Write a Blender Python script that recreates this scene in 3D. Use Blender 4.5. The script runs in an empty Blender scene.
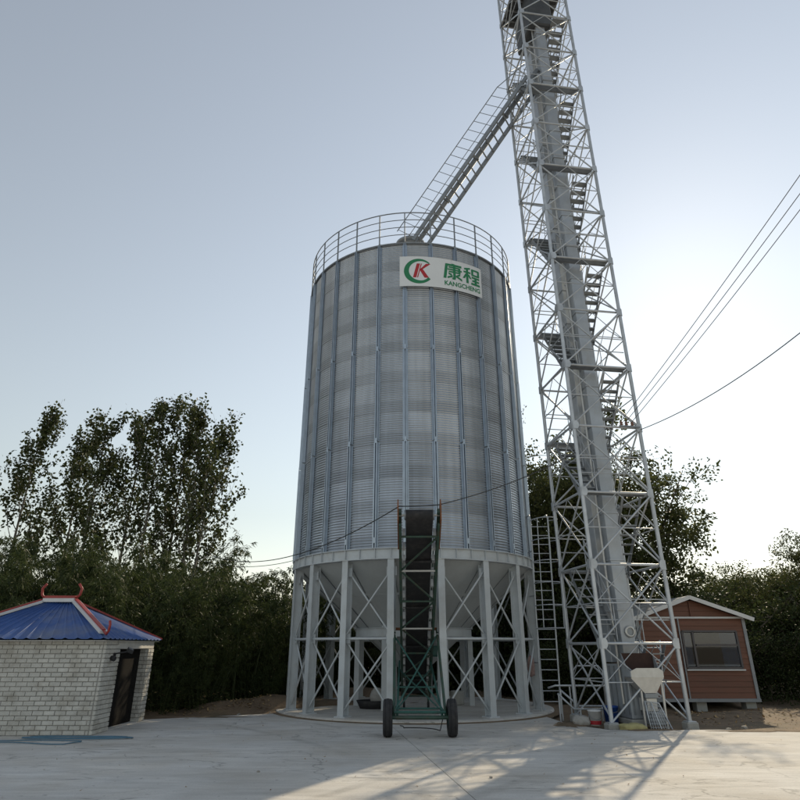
import bpy, bmesh, math, random
import numpy as np
from mathutils import Vector, Matrix

R = math.radians
scene = bpy.context.scene
col = scene.collection

# ------------------------------------------------------------------ camera
SUN_AZ, SUN_EL = 28.7, 29.5          # degrees right of straight ahead, above horizon
cam_d = bpy.data.cameras.new('camera')
cam_d.sensor_width = 36.0
cam_d.lens = 36.0 * 601 / 800
cam_d.clip_start, cam_d.clip_end = 0.1, 5000
cam = bpy.data.objects.new('camera', cam_d)
col.objects.link(cam)
cam.location = (0, 0, 1.6)
cam.rotation_euler = (R(90 + 22.3), 0, 0)
scene.camera = cam

# ------------------------------------------------------------------ world, sun, exposure
world = bpy.data.worlds.new('World')
scene.world = world
world.use_nodes = True
wn = world.node_tree
wn.nodes.clear()
sky = wn.nodes.new('ShaderNodeTexSky')
sky.sky_type = 'NISHITA'
sky.sun_disc = False
sky.sun_elevation = R(SUN_EL)
sky.sun_rotation = R(SUN_AZ)
sky.altitude = 0
sky.air_density = 1.85
sky.dust_density = 0.2
sky.ozone_density = 3.0
hs = wn.nodes.new('ShaderNodeHueSaturation')      # hazy autumn air: paler, greyer sky all over
hs.inputs['Saturation'].default_value = 0.45
bg = wn.nodes.new('ShaderNodeBackground')
bg.inputs['Strength'].default_value = 0.12
wo = wn.nodes.new('ShaderNodeOutputWorld')
wn.links.new(sky.outputs[0], hs.inputs['Color'])
wn.links.new(hs.outputs[0], bg.inputs[0])
wn.links.new(bg.outputs[0], wo.inputs[0])

sl = bpy.data.lights.new('sun', 'SUN')
sl.energy = 3.8
sl.angle = R(0.8)
sl.color = (1.0, 0.84, 0.60)
sun = bpy.data.objects.new('sun', sl)
col.objects.link(sun)
sdir = Vector((math.sin(R(SUN_AZ)) * math.cos(R(SUN_EL)), math.cos(R(SUN_AZ)) * math.cos(R(SUN_EL)), math.sin(R(SUN_EL))))
sun.rotation_euler = sdir.to_track_quat('Z', 'Y').to_euler()

vs = scene.view_settings
vs.view_transform = 'Standard'
vs.look = 'None'
vs.exposure = 0.14
vs.gamma = 1.0
vs.use_curve_mapping = False
scene.cycles.max_bounces = 6
scene.cycles.transparent_max_bounces = 6
scene.cycles.use_denoising = True

# ------------------------------------------------------------------ materials
MATS = {}

def mat(name, base, rough=0.6, metal=0.0, noise=0.12, nscale=3.0, bump=0.0, bscale=40.0, rand=0.0,
        second=None, second_amt=0.5, second_scale=1.2, spec=0.5, stretch=None):
    """procedural painted / metal / mineral material: tinted noise, optional second (dirt, rust) colour patches"""
    m = bpy.data.materials.new(name)
    m.use_nodes = True
    nt = m.node_tree
    N, L = nt.nodes, nt.links
    b = N['Principled BSDF']
    b.inputs['Roughness'].default_value = rough
    b.inputs['Metallic'].default_value = metal
    b.inputs['Specular IOR Level'].default_value = spec
    geo = N.new('ShaderNodeNewGeometry')
    pos = geo.outputs['Position']
    if stretch:
        mp = N.new('ShaderNodeMapping')
        mp.inputs['Scale'].default_value = stretch
        L.new(pos, mp.inputs['Vector'])
        pos = mp.outputs[0]
    nz = N.new('ShaderNodeTexNoise')
    nz.inputs['Scale'].default_value = nscale
    nz.inputs['Detail'].default_value = 6
    L.new(pos, nz.inputs['Vector'])
    mr = N.new('ShaderNodeMapRange')
    mr.inputs[1].default_value, mr.inputs[2].default_value = 0.25, 0.75
    mr.inputs[3].default_value, mr.inputs[4].default_value = 1 - noise, 1 + noise
    L.new(nz.outputs[0], mr.inputs[0])
    val = mr.outputs[0]
    if rand:
        oi = N.new('ShaderNodeObjectInfo')
        m2 = N.new('ShaderNodeMapRange')
        m2.inputs[3].default_value, m2.inputs[4].default_value = 1 - rand, 1 + rand
        L.new(oi.outputs['Random'], m2.inputs[0])
        mu = N.new('ShaderNodeMath'); mu.operation = 'MULTIPLY'
        L.new(val, mu.inputs[0]); L.new(m2.outputs[0], mu.inputs[1])
        val = mu.outputs[0]
    rgb = N.new('ShaderNodeRGB')
    rgb.outputs[0].default_value = (*base, 1)
    cur = rgb.outputs[0]
    if second:
        n2 = N.new('ShaderNodeTexNoise')
        n2.inputs['Scale'].default_value = second_scale
        n2.inputs['Detail'].default_value = 8
        n2.inputs['Roughness'].default_value = 0.65
        L.new(pos, n2.inputs['Vector'])
        cr = N.new('ShaderNodeMapRange')
        cr.inputs[1].default_value, cr.inputs[2].default_value = 0.48, 0.68
        cr.inputs[3].default_value, cr.inputs[4].default_value = 0, second_amt
        L.new(n2.outputs[0], cr.inputs[0])
        mx = N.new('ShaderNodeMix'); mx.data_type = 'RGBA'
        L.new(cr.outputs[0], mx.inputs[0]); L.new(cur, mx.inputs[6])
        mx.inputs[7].default_value = (*second, 1)
        cur = mx.outputs[2]
    vm = N.new('ShaderNodeVectorMath'); vm.operation = 'SCALE'
    L.new(cur, vm.inputs[0]); L.new(val, vm.inputs['Scale'])
    L.new(vm.outputs[0], b.inputs['Base Color'])
    if bump:
        n3 = N.new('ShaderNodeTexNoise')
        n3.inputs['Scale'].default_value = bscale
        n3.inputs['Detail'].default_value = 5
        L.new(pos, n3.inputs['Vector'])
        bp = N.new('ShaderNodeBump')
        bp.inputs['Strength'].default_value = bump
        bp.inputs['Distance'].default_value = 0.02
        L.new(n3.outputs[0], bp.inputs['Height'])
        L.new(bp.outputs[0], b.inputs['Normal'])
    MATS[name] = m
    return m


def leaf_mat(name, c1, c2, trans=0.35, rough=0.5):
    m = bpy.data.materials.new(name)
    m.use_nodes = True
    nt = m.node_tree
    N, L = nt.nodes, nt.links
    b = N['Principled BSDF']
    out = N['Material Output']
    geo = N.new('ShaderNodeNewGeometry')
    nz = N.new('ShaderNodeTexNoise'); nz.inputs['Scale'].default_value = 0.9; nz.inputs['Detail'].default_value = 3
    L.new(geo.outputs['Position'], nz.inputs['Vector'])
    ad = N.new('ShaderNodeMath'); ad.operation = 'ADD'
    mu = N.new('ShaderNodeMath'); mu.operation = 'MULTIPLY'; mu.inputs[1].default_value = 0.5
    L.new(geo.outputs['Random Per Island'], mu.inputs[0])
    L.new(mu.outputs[0], ad.inputs[0])
    mr = N.new('ShaderNodeMapRange'); mr.inputs[1].default_value = 0.3; mr.inputs[2].default_value = 0.7
    mr.inputs[3].default_value = 0; mr.inputs[4].default_value = 0.5
    L.new(nz.outputs[0], mr.inputs[0]); L.new(mr.outputs[0], ad.inputs[1])
    mx = N.new('ShaderNodeMix'); mx.data_type = 'RGBA'
    mx.inputs[6].default_value = (*c1, 1); mx.inputs[7].default_value = (*c2, 1)
    L.new(ad.outputs[0], mx.inputs[0])
    L.new(mx.outputs[2], b.inputs['Base Color'])
    b.inputs['Roughness'].default_value = rough
    b.inputs['Specular IOR Level'].default_value = 0.12
    tr = N.new('ShaderNodeBsdfTranslucent')
    L.new(mx.outputs[2], tr.inputs[0])
    ms = N.new('ShaderNodeMixShader'); ms.inputs[0].default_value = trans
    L.new(b.outputs[0], ms.inputs[1]); L.new(tr.outputs[0], ms.inputs[2])
    L.new(ms.outputs[0], out.inputs[0])
    MATS[name] = m
    return m


mat('zinc', (0.50, 0.52, 0.54), 0.42, 0.75, 0.10, 4, rand=0.05)
mat('zinc_tower', (0.47, 0.50, 0.53), 0.45, 0.45, 0.16, 5, rand=0.08)
mat('zinc_dark', (0.26, 0.28, 0.30), 0.55, 0.5, 0.15, 5, rand=0.08)
mat('stiffener_zinc', (0.38, 0.44, 0.51), 0.42, 0.7, 0.10, 6, rand=0.05)
mat('grey_paint', (0.50, 0.535, 0.555), 0.5, 0.0, 0.08, 2.5, second=(0.30, 0.27, 0.23), second_amt=0.25, second_scale=3, rand=0.03)
mat('hopper_paint', (0.47, 0.50, 0.51), 0.5, 0.1, 0.07, 1.6, rand=0.04, second=(0.32, 0.31, 0.29), second_amt=0.3)
mat('casing_paint', (0.40, 0.435, 0.475), 0.42, 0.35, 0.10, 3, rand=0.05, second=(0.30, 0.27, 0.22), second_amt=0.25, second_scale=2)
mat('sign_white', (0.72, 0.75, 0.77), 0.5, 0, 0.03, 2)
mat('sign_green', (0.015, 0.20, 0.08), 0.5, 0, 0.03, 2)
mat('sign_red', (0.42, 0.02, 0.025), 0.5, 0, 0.03, 2)
mat('dark_green_paint', (0.035, 0.075, 0.055), 0.5, 0, 0.2, 8, second=(0.10, 0.06, 0.035), second_amt=0.5, second_scale=5)
mat('teal_paint', (0.025, 0.105, 0.088), 0.5, 0, 0.2, 8, second=(0.06, 0.08, 0.07), second_amt=0.5, second_scale=5)
mat('rubber', (0.018, 0.018, 0.02), 0.75, 0, 0.15, 12, second=(0.09, 0.08, 0.07), second_amt=0.25, second_scale=6)
mat('rust', (0.22, 0.085, 0.035), 0.8, 0, 0.25, 10, second=(0.10, 0.05, 0.03), second_amt=0.7, second_scale=7)
mat('rust_dark', (0.045, 0.022, 0.017), 0.8, 0, 0.25, 10)
mat('bright_steel', (0.55, 0.55, 0.53), 0.4, 0.5, 0.1, 8)
mat('concrete_post', (0.36, 0.36, 0.34), 0.85, 0, 0.12, 4, bump=0.3)
mat('block_paint', (0.55, 0.54, 0.50), 0.85, 0, 0.10, 9, bump=0.5, bscale=60, rand=0.10, second=(0.27, 0.245, 0.20), second_amt=0.65, second_scale=2.2)
mat('mortar', (0.30, 0.29, 0.27), 0.95, 0, 0.15, 12, bump=0.4)
mat('lintel', (0.52, 0.51, 0.48), 0.85, 0, 0.1, 6, bump=0.3)
mat('blue_roof', (0.03, 0.085, 0.27), 0.6, 0.0, 0.15, 3, second=(0.15, 0.17, 0.22), second_amt=0.65)
mat('red_trim', (0.30, 0.035, 0.03), 0.5, 0, 0.15, 5)
mat('white_trim', (0.62, 0.63, 0.63), 0.5, 0, 0.08, 4)
mat('black_plastic', (0.02, 0.02, 0.022), 0.45, 0, 0.1, 4)
mat('dark_interior', (0.018, 0.017, 0.016), 0.95, 0, 0.2, 3, spec=0.05)  # near-black: the shade of unlit interiors is put into the colour
mat('dark_steel', (0.085, 0.092, 0.10), 0.6, 0.3, 0.15, 4, rand=0.06)
mat('siding', (0.150, 0.064, 0.038), 0.6, 0, 0.18, 2.0, rand=0.10, stretch=(1, 1, 9), second=(0.14, 0.045, 0.025), second_amt=0.6, second_scale=2)
mat('window_frame', (0.08, 0.075, 0.08), 0.45, 0.2, 0.1, 4)
mat('curtain', (0.16, 0.19, 0.26), 0.9, 0, 0.2, 4)
mat('bark', (0.10, 0.085, 0.065), 0.9, 0, 0.3, 9, bump=0.6, bscale=25)
mat('pale_bark', (0.17, 0.16, 0.135), 0.9, 0, 0.3, 9, bump=0.4, bscale=25)
mat('bamboo_culm', (0.07, 0.09, 0.035), 0.6, 0, 0.2, 6)
mat('white_plastic', (0.60, 0.61, 0.62), 0.4, 0, 0.1, 10)
mat('red_plastic', (0.35, 0.02, 0.03), 0.4, 0, 0.1, 10)
mat('blue_plastic', (0.015, 0.07, 0.32), 0.4, 0, 0.1, 10)
mat('sack_yellow', (0.40, 0.36, 0.17), 0.9, 0, 0.15, 14, bump=0.6, bscale=30)
mat('sack_grey', (0.36, 0.35, 0.33), 0.9, 0, 0.15, 14, bump=0.6, bscale=30)
mat('cloth_pink', (0.32, 0.22, 0.20), 0.95, 0, 0.2, 14, bump=0.5, bscale=30)
mat('hose_blue', (0.08, 0.17, 0.24), 0.5, 0, 0.1, 6)
mat('cable_black', (0.03, 0.03, 0.03), 0.6, 0, 0.1, 6)
mat('wire_grey', (0.12, 0.12, 0.13), 0.5, 0.4, 0.1, 6)
mat('insulator', (0.16, 0.07, 0.04), 0.25, 0, 0.1, 6)
mat('dead_leaf', (0.32, 0.22, 0.11), 0.9, 0, 0.4, 20)
mat('stone', (0.30, 0.28, 0.25), 0.9, 0, 0.2, 8, bump=0.5)
leaf_mat('leaf_poplar', (0.028, 0.044, 0.018), (0.085, 0.095, 0.034), 0.35)
leaf_mat('leaf_bamboo', (0.024, 0.040, 0.017), (0.080, 0.098, 0.034), 0.36)
leaf_mat('leaf_tree', (0.038, 0.055, 0.020), (0.110, 0.115, 0.042), 0.42)
leaf_mat('leaf_shrub', (0.025, 0.040, 0.018), (0.070, 0.085, 0.030), 0.35)


def corrugated_material():
    """galvanised sheet: darker lower third of every ring, faint streaks; per-sheet tone"""
    m = mat('zinc_sheet', (0.455, 0.50, 0.555), 0.36, 0.8, 0.10, 1.3, rand=0.10)
    nt = m.node_tree; N, L = nt.nodes, nt.links
    b = N['Principled BSDF']
    src = b.inputs['Base Color'].links[0].from_socket
    tc = N.new('ShaderNodeTexCoord')
    sx = N.new('ShaderNodeSeparateXYZ'); L.new(tc.outputs['Object'], sx.inputs[0])
    ramp = N.new('ShaderNodeMapRange'); ramp.interpolation_type = 'SMOOTHSTEP'
    ramp.inputs[1].default_value, ramp.inputs[2].default_value = 0.24, 0.36
    ramp.inputs[3].default_value, ramp.inputs[4].default_value = 0.84, 1.0
    L.new(sx.outputs[2], ramp.inputs[0])
    st = N.new('ShaderNodeTexNoise'); st.inputs['Scale'].default_value = 1.0; st.inputs['Detail'].default_value = 5
    mp = N.new('ShaderNodeMapping'); mp.inputs['Scale'].default_value = (7, 7, 0.35)
    geo = N.new('ShaderNodeNewGeometry'); L.new(geo.outputs['Position'], mp.inputs[0]); L.new(mp.outputs[0], st.inputs['Vector'])
    s2 = N.new('ShaderNodeMapRange'); s2.inputs[1].default_value = 0.3; s2.inputs[2].default_value = 0.7
    s2.inputs[3].default_value = 0.88; s2.inputs[4].default_value = 1.08
    L.new(st.outputs[0], s2.inputs[0])
    mu = N.new('ShaderNodeMath'); mu.operation = 'MULTIPLY'
    L.new(ramp.outputs[0], mu.inputs[0]); L.new(s2.outputs[0], mu.inputs[1])
    vm = N.new('ShaderNodeVectorMath'); vm.operation = 'SCALE'
    L.new(src, vm.inputs[0]); L.new(mu.outputs[0], vm.inputs['Scale'])
    L.new(vm.outputs[0], b.inputs['Base Color'])
corrugated_material()


def concrete_material():
    m = bpy.data.materials.new('yard_concrete'); m.use_nodes = True
    nt = m.node_tree; N, L = nt.nodes, nt.links
    b = N['Principled BSDF']; b.inputs['Roughness'].default_value = 0.88; b.inputs['Specular IOR Level'].default_value = 0.3
    geo = N.new('ShaderNodeNewGeometry')
    def noise(scale, detail, rough=0.55, stretch=None, dist=0.0):
        n = N.new('ShaderNodeTexNoise'); n.inputs['Scale'].default_value = scale; n.inputs['Detail'].default_value = detail
        n.inputs['Roughness'].default_value = rough; n.inputs['Distortion'].default_value = dist
        v = geo.outputs['Position']
        if stretch:
            mp = N.new('ShaderNodeMapping'); mp.inputs['Scale'].default_value = stretch; mp.inputs['Rotation'].default_value = (0, 0, 0.25)
            L.new(v, mp.inputs[0]); v = mp.outputs[0]
        L.new(v, n.inputs['Vector']); return n.outputs[0]
    def rng(s, a, b_, c, d):
        r = N.new('ShaderNodeMapRange'); r.inputs[1].default_value, r.inputs[2].default_value, r.inputs[3].default_value, r.inputs[4].default_value = a, b_, c, d
        L.new(s, r.inputs[0]); return r.outputs[0]
    def mul(a, c):
        r = N.new('ShaderNodeMath'); r.operation = 'MULTIPLY'; L.new(a, r.inputs[0]); L.new(c, r.inputs[1]); return r.outputs[0]
    big = rng(noise(0.25, 5), 0.3, 0.7, 0.86, 1.12)
    mid = rng(noise(1.4, 8, 0.65, (0.5, 2.2, 1), 0.6), 0.3, 0.7, 0.80, 1.14)
    fine = rng(noise(38, 4), 0.3, 0.7, 0.93, 1.07)
    # long sweeping stain lines
    st = N.new('ShaderNodeTexNoise'); st.inputs['Scale'].default_value = 0.9; st.inputs['Detail'].default_value = 7; st.inputs['Distortion'].default_value = 2.2
    mp = N.new('ShaderNodeMapping'); mp.inputs['Scale'].default_value = (0.28, 1.5, 1); mp.inputs['Rotation'].default_value = (0, 0, -0.12)
    L.new(geo.outputs['Position'], mp.inputs[0]); L.new(mp.outputs[0], st.inputs['Vector'])
    ab = N.new('ShaderNodeMath'); ab.operation = 'SUBTRACT'; ab.inputs[1].default_value = 0.5; L.new(st.outputs[0], ab.inputs[0])
    a2 = N.new('ShaderNodeMath'); a2.operation = 'ABSOLUTE'; L.new(ab.outputs[0], a2.inputs[0])
    line = rng(a2.outputs[0], 0.0, 0.016, 0.55, 1.0)
    msk = rng(noise(0.5, 3), 0.46, 0.56, 0, 1)
    mixl = N.new('ShaderNodeMix'); mixl.data_type = 'FLOAT'; L.new(msk, mixl.inputs[0]); mixl.inputs[2].default_value = 1.0; L.new(line, mixl.inputs[3])
    # hairline cracks
    vo = N.new('ShaderNodeTexVoronoi'); vo.feature = 'DISTANCE_TO_EDGE'; vo.inputs['Scale'].default_value = 0.33
    nd = N.new('ShaderNodeTexNoise'); nd.inputs['Scale'].default_value = 1.8; nd.inputs['Detail'].default_value = 6
    L.new(geo.outputs['Position'], nd.inputs['Vector'])
    va = N.new('ShaderNodeVectorMath'); va.operation = 'MULTIPLY_ADD'; va.inputs[1].default_value = (1.1, 1.1, 0)
    L.new(nd.outputs['Color'], va.inputs[0]); L.new(geo.outputs['Position'], va.inputs[2]); L.new(va.outputs[0], vo.inputs['Vector'])
    crack = rng(vo.outputs['Distance'], 0.0, 0.007, 0.62, 1.0)
    msk2 = rng(noise(0.37, 2), 0.46, 0.54, 0, 1)
    mixc = N.new('ShaderNodeMix'); mixc.data_type = 'FLOAT'; L.new(msk2, mixc.inputs[0]); mixc.inputs[2].default_value = 1.0; L.new(crack, mixc.inputs[3])
    # worn tyre tracks: broken arcs
    def track(cx, cy, r0, w):
        sp = N.new('ShaderNodeVectorMath'); sp.operation = 'DISTANCE'; sp.inputs[1].default_value = (cx, cy, 0); L.new(geo.outputs['Position'], sp.inputs[0])
        s1 = N.new('ShaderNodeMath'); s1.operation = 'SUBTRACT'; s1.inputs[1].default_value = r0; L.new(sp.outputs['Value'], s1.inputs[0])
        s2 = N.new('ShaderNodeMath'); s2.operation = 'ABSOLUTE'; L.new(s1.outputs[0], s2.inputs[0])
        band = rng(s2.outputs[0], w * .35, w, 1, 0)
        br_ = mul(band, rng(noise(0.8, 6, 0.7), 0.42, 0.66, 0, 1))
        return rng(br_, 0, 1, 1.0, 0.74)
    tracks = mul(mul(track(-14, 4, 14.9, .13), track(-14, 4, 16.5, .13)), mul(track(16, -2, 18.2, .12), track(16, -2, 19.7, .12)))
    specks = rng(noise(9, 3, 0.5), 0.66, 0.72, 1.0, 0.72)
    v = mul(mul(mul(mul(big, mid), fine), mul(tracks, specks)), mul(mixl.outputs[0], mixc.outputs[0]))
    mx = N.new('ShaderNodeMix'); mx.data_type = 'RGBA'
    L.new(rng(noise(0.6, 7, 0.6), 0.4, 0.7, 0, 1), mx.inputs[0])
    mx.inputs[6].default_value = (0.585, 0.57, 0.54, 1); mx.inputs[7].default_value = (0.51, 0.475, 0.42, 1)
    vm = N.new('ShaderNodeVectorMath'); vm.operation = 'SCALE'; L.new(mx.outputs[2], vm.inputs[0]); L.new(v, vm.inputs['Scale'])
    L.new(vm.outputs[0], b.inputs['Base Color'])
    bp = N.new('ShaderNodeBump'); bp.inputs['Strength'].default_value = 0.25; bp.inputs['Distance'].default_value = 0.01
    L.new(noise(22, 6, 0.7), bp.inputs['Height']); L.new(bp.outputs[0], b.inputs['Normal'])
    MATS['yard_concrete'] = m
concrete_material()
mat('soil', (0.17, 0.12, 0.075), 0.95, 0, 0.3, 2.2, bump=0.9, bscale=14, second=(0.09, 0.075, 0.045), second_amt=0.8, second_scale=0.8)
mat('litter_soil', (0.27, 0.20, 0.12), 0.95, 0, 0.4, 6, bump=1.0, bscale=20, second=(0.12, 0.09, 0.055), second_amt=0.8, second_scale=2.5)


def glass_material():
    m = bpy.data.materials.new('window_glass'); m.use_nodes = True
    N, L = m.node_tree.nodes, m.node_tree.links
    N.remove(N['Principled BSDF'])
    nz = N.new('ShaderNodeTexNoise'); nz.inputs['Scale'].default_value = 1.5
    bp = N.new('ShaderNodeBump'); bp.inputs['Strength'].default_value = 0.06; L.new(nz.outputs[0], bp.inputs['Height'])
    gl = N.new('ShaderNodeBsdfGlossy'); gl.inputs['Roughness'].default_value = 0.02; L.new(bp.outputs[0], gl.inputs['Normal'])
    tp = N.new('ShaderNodeBsdfTransparent'); tp.inputs[0].default_value = (0.55, 0.66, 0.74, 1)
    fr = N.new('ShaderNodeFresnel'); fr.inputs['IOR'].default_value = 1.75
    mx = N.new('ShaderNodeMixShader'); L.new(fr.outputs[0], mx.inputs[0]); L.new(tp.outputs[0], mx.inputs[1]); L.new(gl.outputs[0], mx.inputs[2])
    L.new(mx.outputs[0], N['Material Output'].inputs[0])
    MATS['window_glass'] = m
glass_material()

# ------------------------------------------------------------------ object helpers
W = {}          # world matrix of everything that has been placed

def tag(o, label=None, cat=None, group=None, kind=None):
    if label: o['label'] = label
    if cat: o['category'] = cat
    if group: o['group'] = group
    if kind: o['kind'] = kind
    return o

def put(o, M=None, parent=None):
    M = M if M is not None else Matrix.Identity(4)
    col.objects.link(o)
    if parent is not None:
        o.parent = parent
        o.matrix_parent_inverse = W[parent.name].inverted()
    o.matrix_basis = M
    W[o.name] = M.copy()
    return o

def thing(name, label, cat, loc=(0, 0, 0), group=None):
    o = bpy.data.objects.new(name, None)
    o.empty_display_size = 0.2
    put(o, Matrix.Translation(loc))
    return tag(o, label, cat, group)

def mesh_obj(name, me, material, parent=None, M=None):
    o = bpy.data.objects.new(name, me)
    if material is not None and not me.materials:
        me.materials.append(MATS[material])
    return put(o, M, parent)

def pydata(name, verts, faces, material=None, smooth=False):
    me = bpy.data.meshes.new(name)
    me.from_pydata([tuple(v) for v in verts], [], faces)
    if material: me.materials.append(MATS[material])
    if smooth: me.polygons.foreach_set('use_smooth', [True] * len(me.polygons))
    me.update()
    return me

CACHE = {}

def cyl_mesh(material, n=10):
    k = ('cyl', material, n)
    if k not in CACHE:
        v, f = [], []
        for i in range(n):
            a = 2 * math.pi * i / n
            v += [(math.cos(a), math.sin(a), 0), (math.cos(a), math.sin(a), 1)]
        for i in range(n):
            j = (i + 1) % n
            f.append((2 * i, 2 * j, 2 * j + 1, 2 * i + 1))
        f.append(tuple(2 * i for i in range(n))[::-1]); f.append(tuple(2 * i + 1 for i in range(n)))
        me = pydata('rod_' + material, v, f, material)
        sm = [True] * n + [False, False]
        me.polygons.foreach_set('use_smooth', sm)
        CACHE[k] = me
    return CACHE[k]

def box_mesh(material):
    k = ('box', material)
    if k not in CACHE:
        v = [(x, y, z) for z in (0, 1) for y in (-.5, .5) for x in (-.5, .5)]
        f = [(0, 2, 3, 1), (4, 5, 7, 6), (0, 1, 5, 4), (2, 6, 7, 3), (1, 3, 7, 5), (0, 4, 6, 2)]
        CACHE[k] = pydata('bar_' + material, v, f, material)
    return CACHE[k]

def frame_to(p0, p1, up=(0, 0, 1)):
    p0, p1 = Vector(p0), Vector(p1)
    z = (p1 - p0); ln = z.length; z.normalize()
    u = Vector(up)
    if abs(u.dot(z)) > 0.999: u = Vector((0, 1, 0))
    x = u.cross(z).normalized()
    y = z.cross(x)
    M = Matrix((x, y, z)).transposed().to_4x4()
    M.translation = p0
    return M, ln

def rod(name, p0, p1, r, material, parent, n=8):
    M, ln = frame_to(p0, p1)
    return mesh_obj(name, cyl_mesh(material, n), None, parent, M @ Matrix.Diagonal((r, r, ln, 1)))

def bar(name, p0, p1, w, h, material, parent, up=(0, 0, 1)):
    M, ln = frame_to(p0, p1, up)
    return mesh_obj(name, box_mesh(material), None, parent, M @ Matrix.Diagonal((w, h, ln, 1)))

def bm_mesh(name, bm, material, smooth=False):
    bmesh.ops.recalc_face_normals(bm, faces=bm.faces)
    me = bpy.data.meshes.new(name)
    bm.to_mesh(me); bm.free()
    if material: me.materials.append(MATS[material])
    if smooth: me.polygons.foreach_set('use_smooth', [True] * len(me.polygons))
    return me

def bevel_box(name, lo, hi, material, parent=None, bev=0.01, M=None):
    """box with bevelled edges, corners lo..hi, in world (or M) space"""
    bm = bmesh.new()
    lo, hi = Vector(lo), Vector(hi)
    c = (lo + hi) / 2; s = hi - lo
    bmesh.ops.create_cube(bm, size=1)
    for v in bm.verts: v.co = Vector((v.co.x * s.x, v.co.y * s.y, v.co.z * s.z))
    if bev: bmesh.ops.bevel(bm, geom=bm.edges[:], offset=bev, segments=1, affect='EDGES')
    me = bm_mesh(name, bm, material)
    return mesh_obj(name, me, None, parent, (M or Matrix.Identity(4)) @ Matrix.Translation(c))

def tube_path(name, pts, r, material, parent=None, n=8, closed=False):
    """round tube swept along points: one mesh, world coordinates"""
    pts = [Vector(p) for p in pts]
    v, f = [], []
    k = len(pts)
    prev = None
    for i, p in enumerate(pts):
        a = pts[i - 1] if (i or closed) else p
        b = pts[(i + 1) % k] if (i < k - 1 or closed) else p
        t = (b - a).normalized()
        if prev is None:
            u = Vector((0, 0, 1)) if abs(t.z) < 0.9 else Vector((0, 1, 0))
        else: u = prev
        x = u.cross(t)
        if x.length < 1e-4: x = Vector((1, 0, 0)).cross(t)
        x.normalize(); y = t.cross(x).normalized(); prev = y
        for j in range(n):
            ang = 2 * math.pi * j / n
            v.append(p + x * (r * math.cos(ang)) + y * (r * math.sin(ang)))
    for i in range(k if closed else k - 1):
        for j in range(n):
            a0 = i * n + j; a1 = i * n + (j + 1) % n
            b0 = ((i + 1) % k) * n + j; b1 = ((i + 1) % k) * n + (j + 1) % n
            f.append((a0, a1, b1, b0))
    if not closed:
        f.append(tuple(range(n))[::-1]); f.append(tuple((k - 1) * n + j for j in range(n)))
    me = pydata(name, v, f, material, True)
    return mesh_obj(name, me, None, parent)

def lathe(name, prof, material, parent=None, n=24, M=None, smooth=True):
    """profile [(r,z)...] turned about z"""
    v, f = [], []
    for (r, z) in prof:
        for j in range(n):
            a = 2 * math.pi * j / n
            v.append((r * math.cos(a), r * math.sin(a), z))
    for i in range(len(prof) - 1):
        for j in range(n):
            f.append((i * n + j, i * n + (j + 1) % n, (i + 1) * n + (j + 1) % n, (i + 1) * n + j))
    me = pydata(name, v, f, material, smooth)
    return mesh_obj(name, me, None, parent, M)

def prism(name, poly, z0, z1, material, parent=None, M=None):
    n = len(poly)
    v = [(x, y, z0) for x, y in poly] + [(x, y, z1) for x, y in poly]
    f = [tuple(range(n))[::-1], tuple(range(n, 2 * n))] + [(i, (i + 1) % n, n + (i + 1) % n, n + i) for i in range(n)]
    return mesh_obj(name, pydata(name, v, f, material), None, parent, M)

rnd = random.Random(7)
nprng = np.random.default_rng(11)

# ================================================================== SETTING: ground, slabs
def soil_ground():
    """one sheet to the horizon, finer and uneven near the scene, lower than the slab"""
    rng_ = np.random.default_rng(3)
    xs = np.concatenate([[-2500, -600, -150, -60, -35], np.arange(-24, 24.1, 0.4), [35, 60, 150, 600, 2500]])
    ys = np.concatenate([[-2500, -600, -150, -60, -20], np.arange(10, 34.1, 0.4), [45, 70, 160, 600, 2500]])
    X, Y = np.meshgrid(xs, ys)
    Z = np.full_like(X, -0.06)
    def ph(a, b, c): return np.sin(a * X + b * Y + c)
    rough = 0.04 * (ph(1.3, .7, 0) + ph(-.8, 1.9, 1) + ph(2.9, 2.1, 2) * .6 + ph(4.1, -3.3, 3) * .5) + rng_.normal(0, .012, X.shape)
    far = np.clip((Y - 16.2) / 2.0, 0, 1)
    inner = (np.abs(X) < 24) & (Y > 15) & (Y < 34)
    Z = Z + np.where(inner, far * rough, 0)
    # heaps of soil and leaf litter behind the slab on the left
    for cx, cy, h, sx, sy in [(-3.6, 18.7, .34, 1.0, .55), (-2.4, 19.6, .30, 1.2, .6), (-5.0, 18.1, .28, .8, .5), (-1.2, 22.9, .30, 1.5, .6), (2.2, 23.2, .25, 1.5, .6), (-7.0, 17.4, .16, .9, .5), (8.6, 17.4, .12, 1.2, .6)]:
        Z = Z + h * np.exp(-((X - cx) / sx) ** 2 - ((Y - cy) / sy) ** 2)
    v = np.stack([X, Y, Z], -1).reshape(-1, 3)
    nx, ny = len(xs), len(ys)
    f = [(j * nx + i, j * nx + i + 1, (j + 1) * nx + i + 1, (j + 1) * nx + i) for j in range(ny - 1) for i in range(nx - 1)]
    o = mesh_obj('ground', pydata('ground', v, f, 'soil', True), None)
    tag(o, 'brown bare soil ground with heaps behind the concrete yard', kind='structure')
soil_ground()

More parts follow.
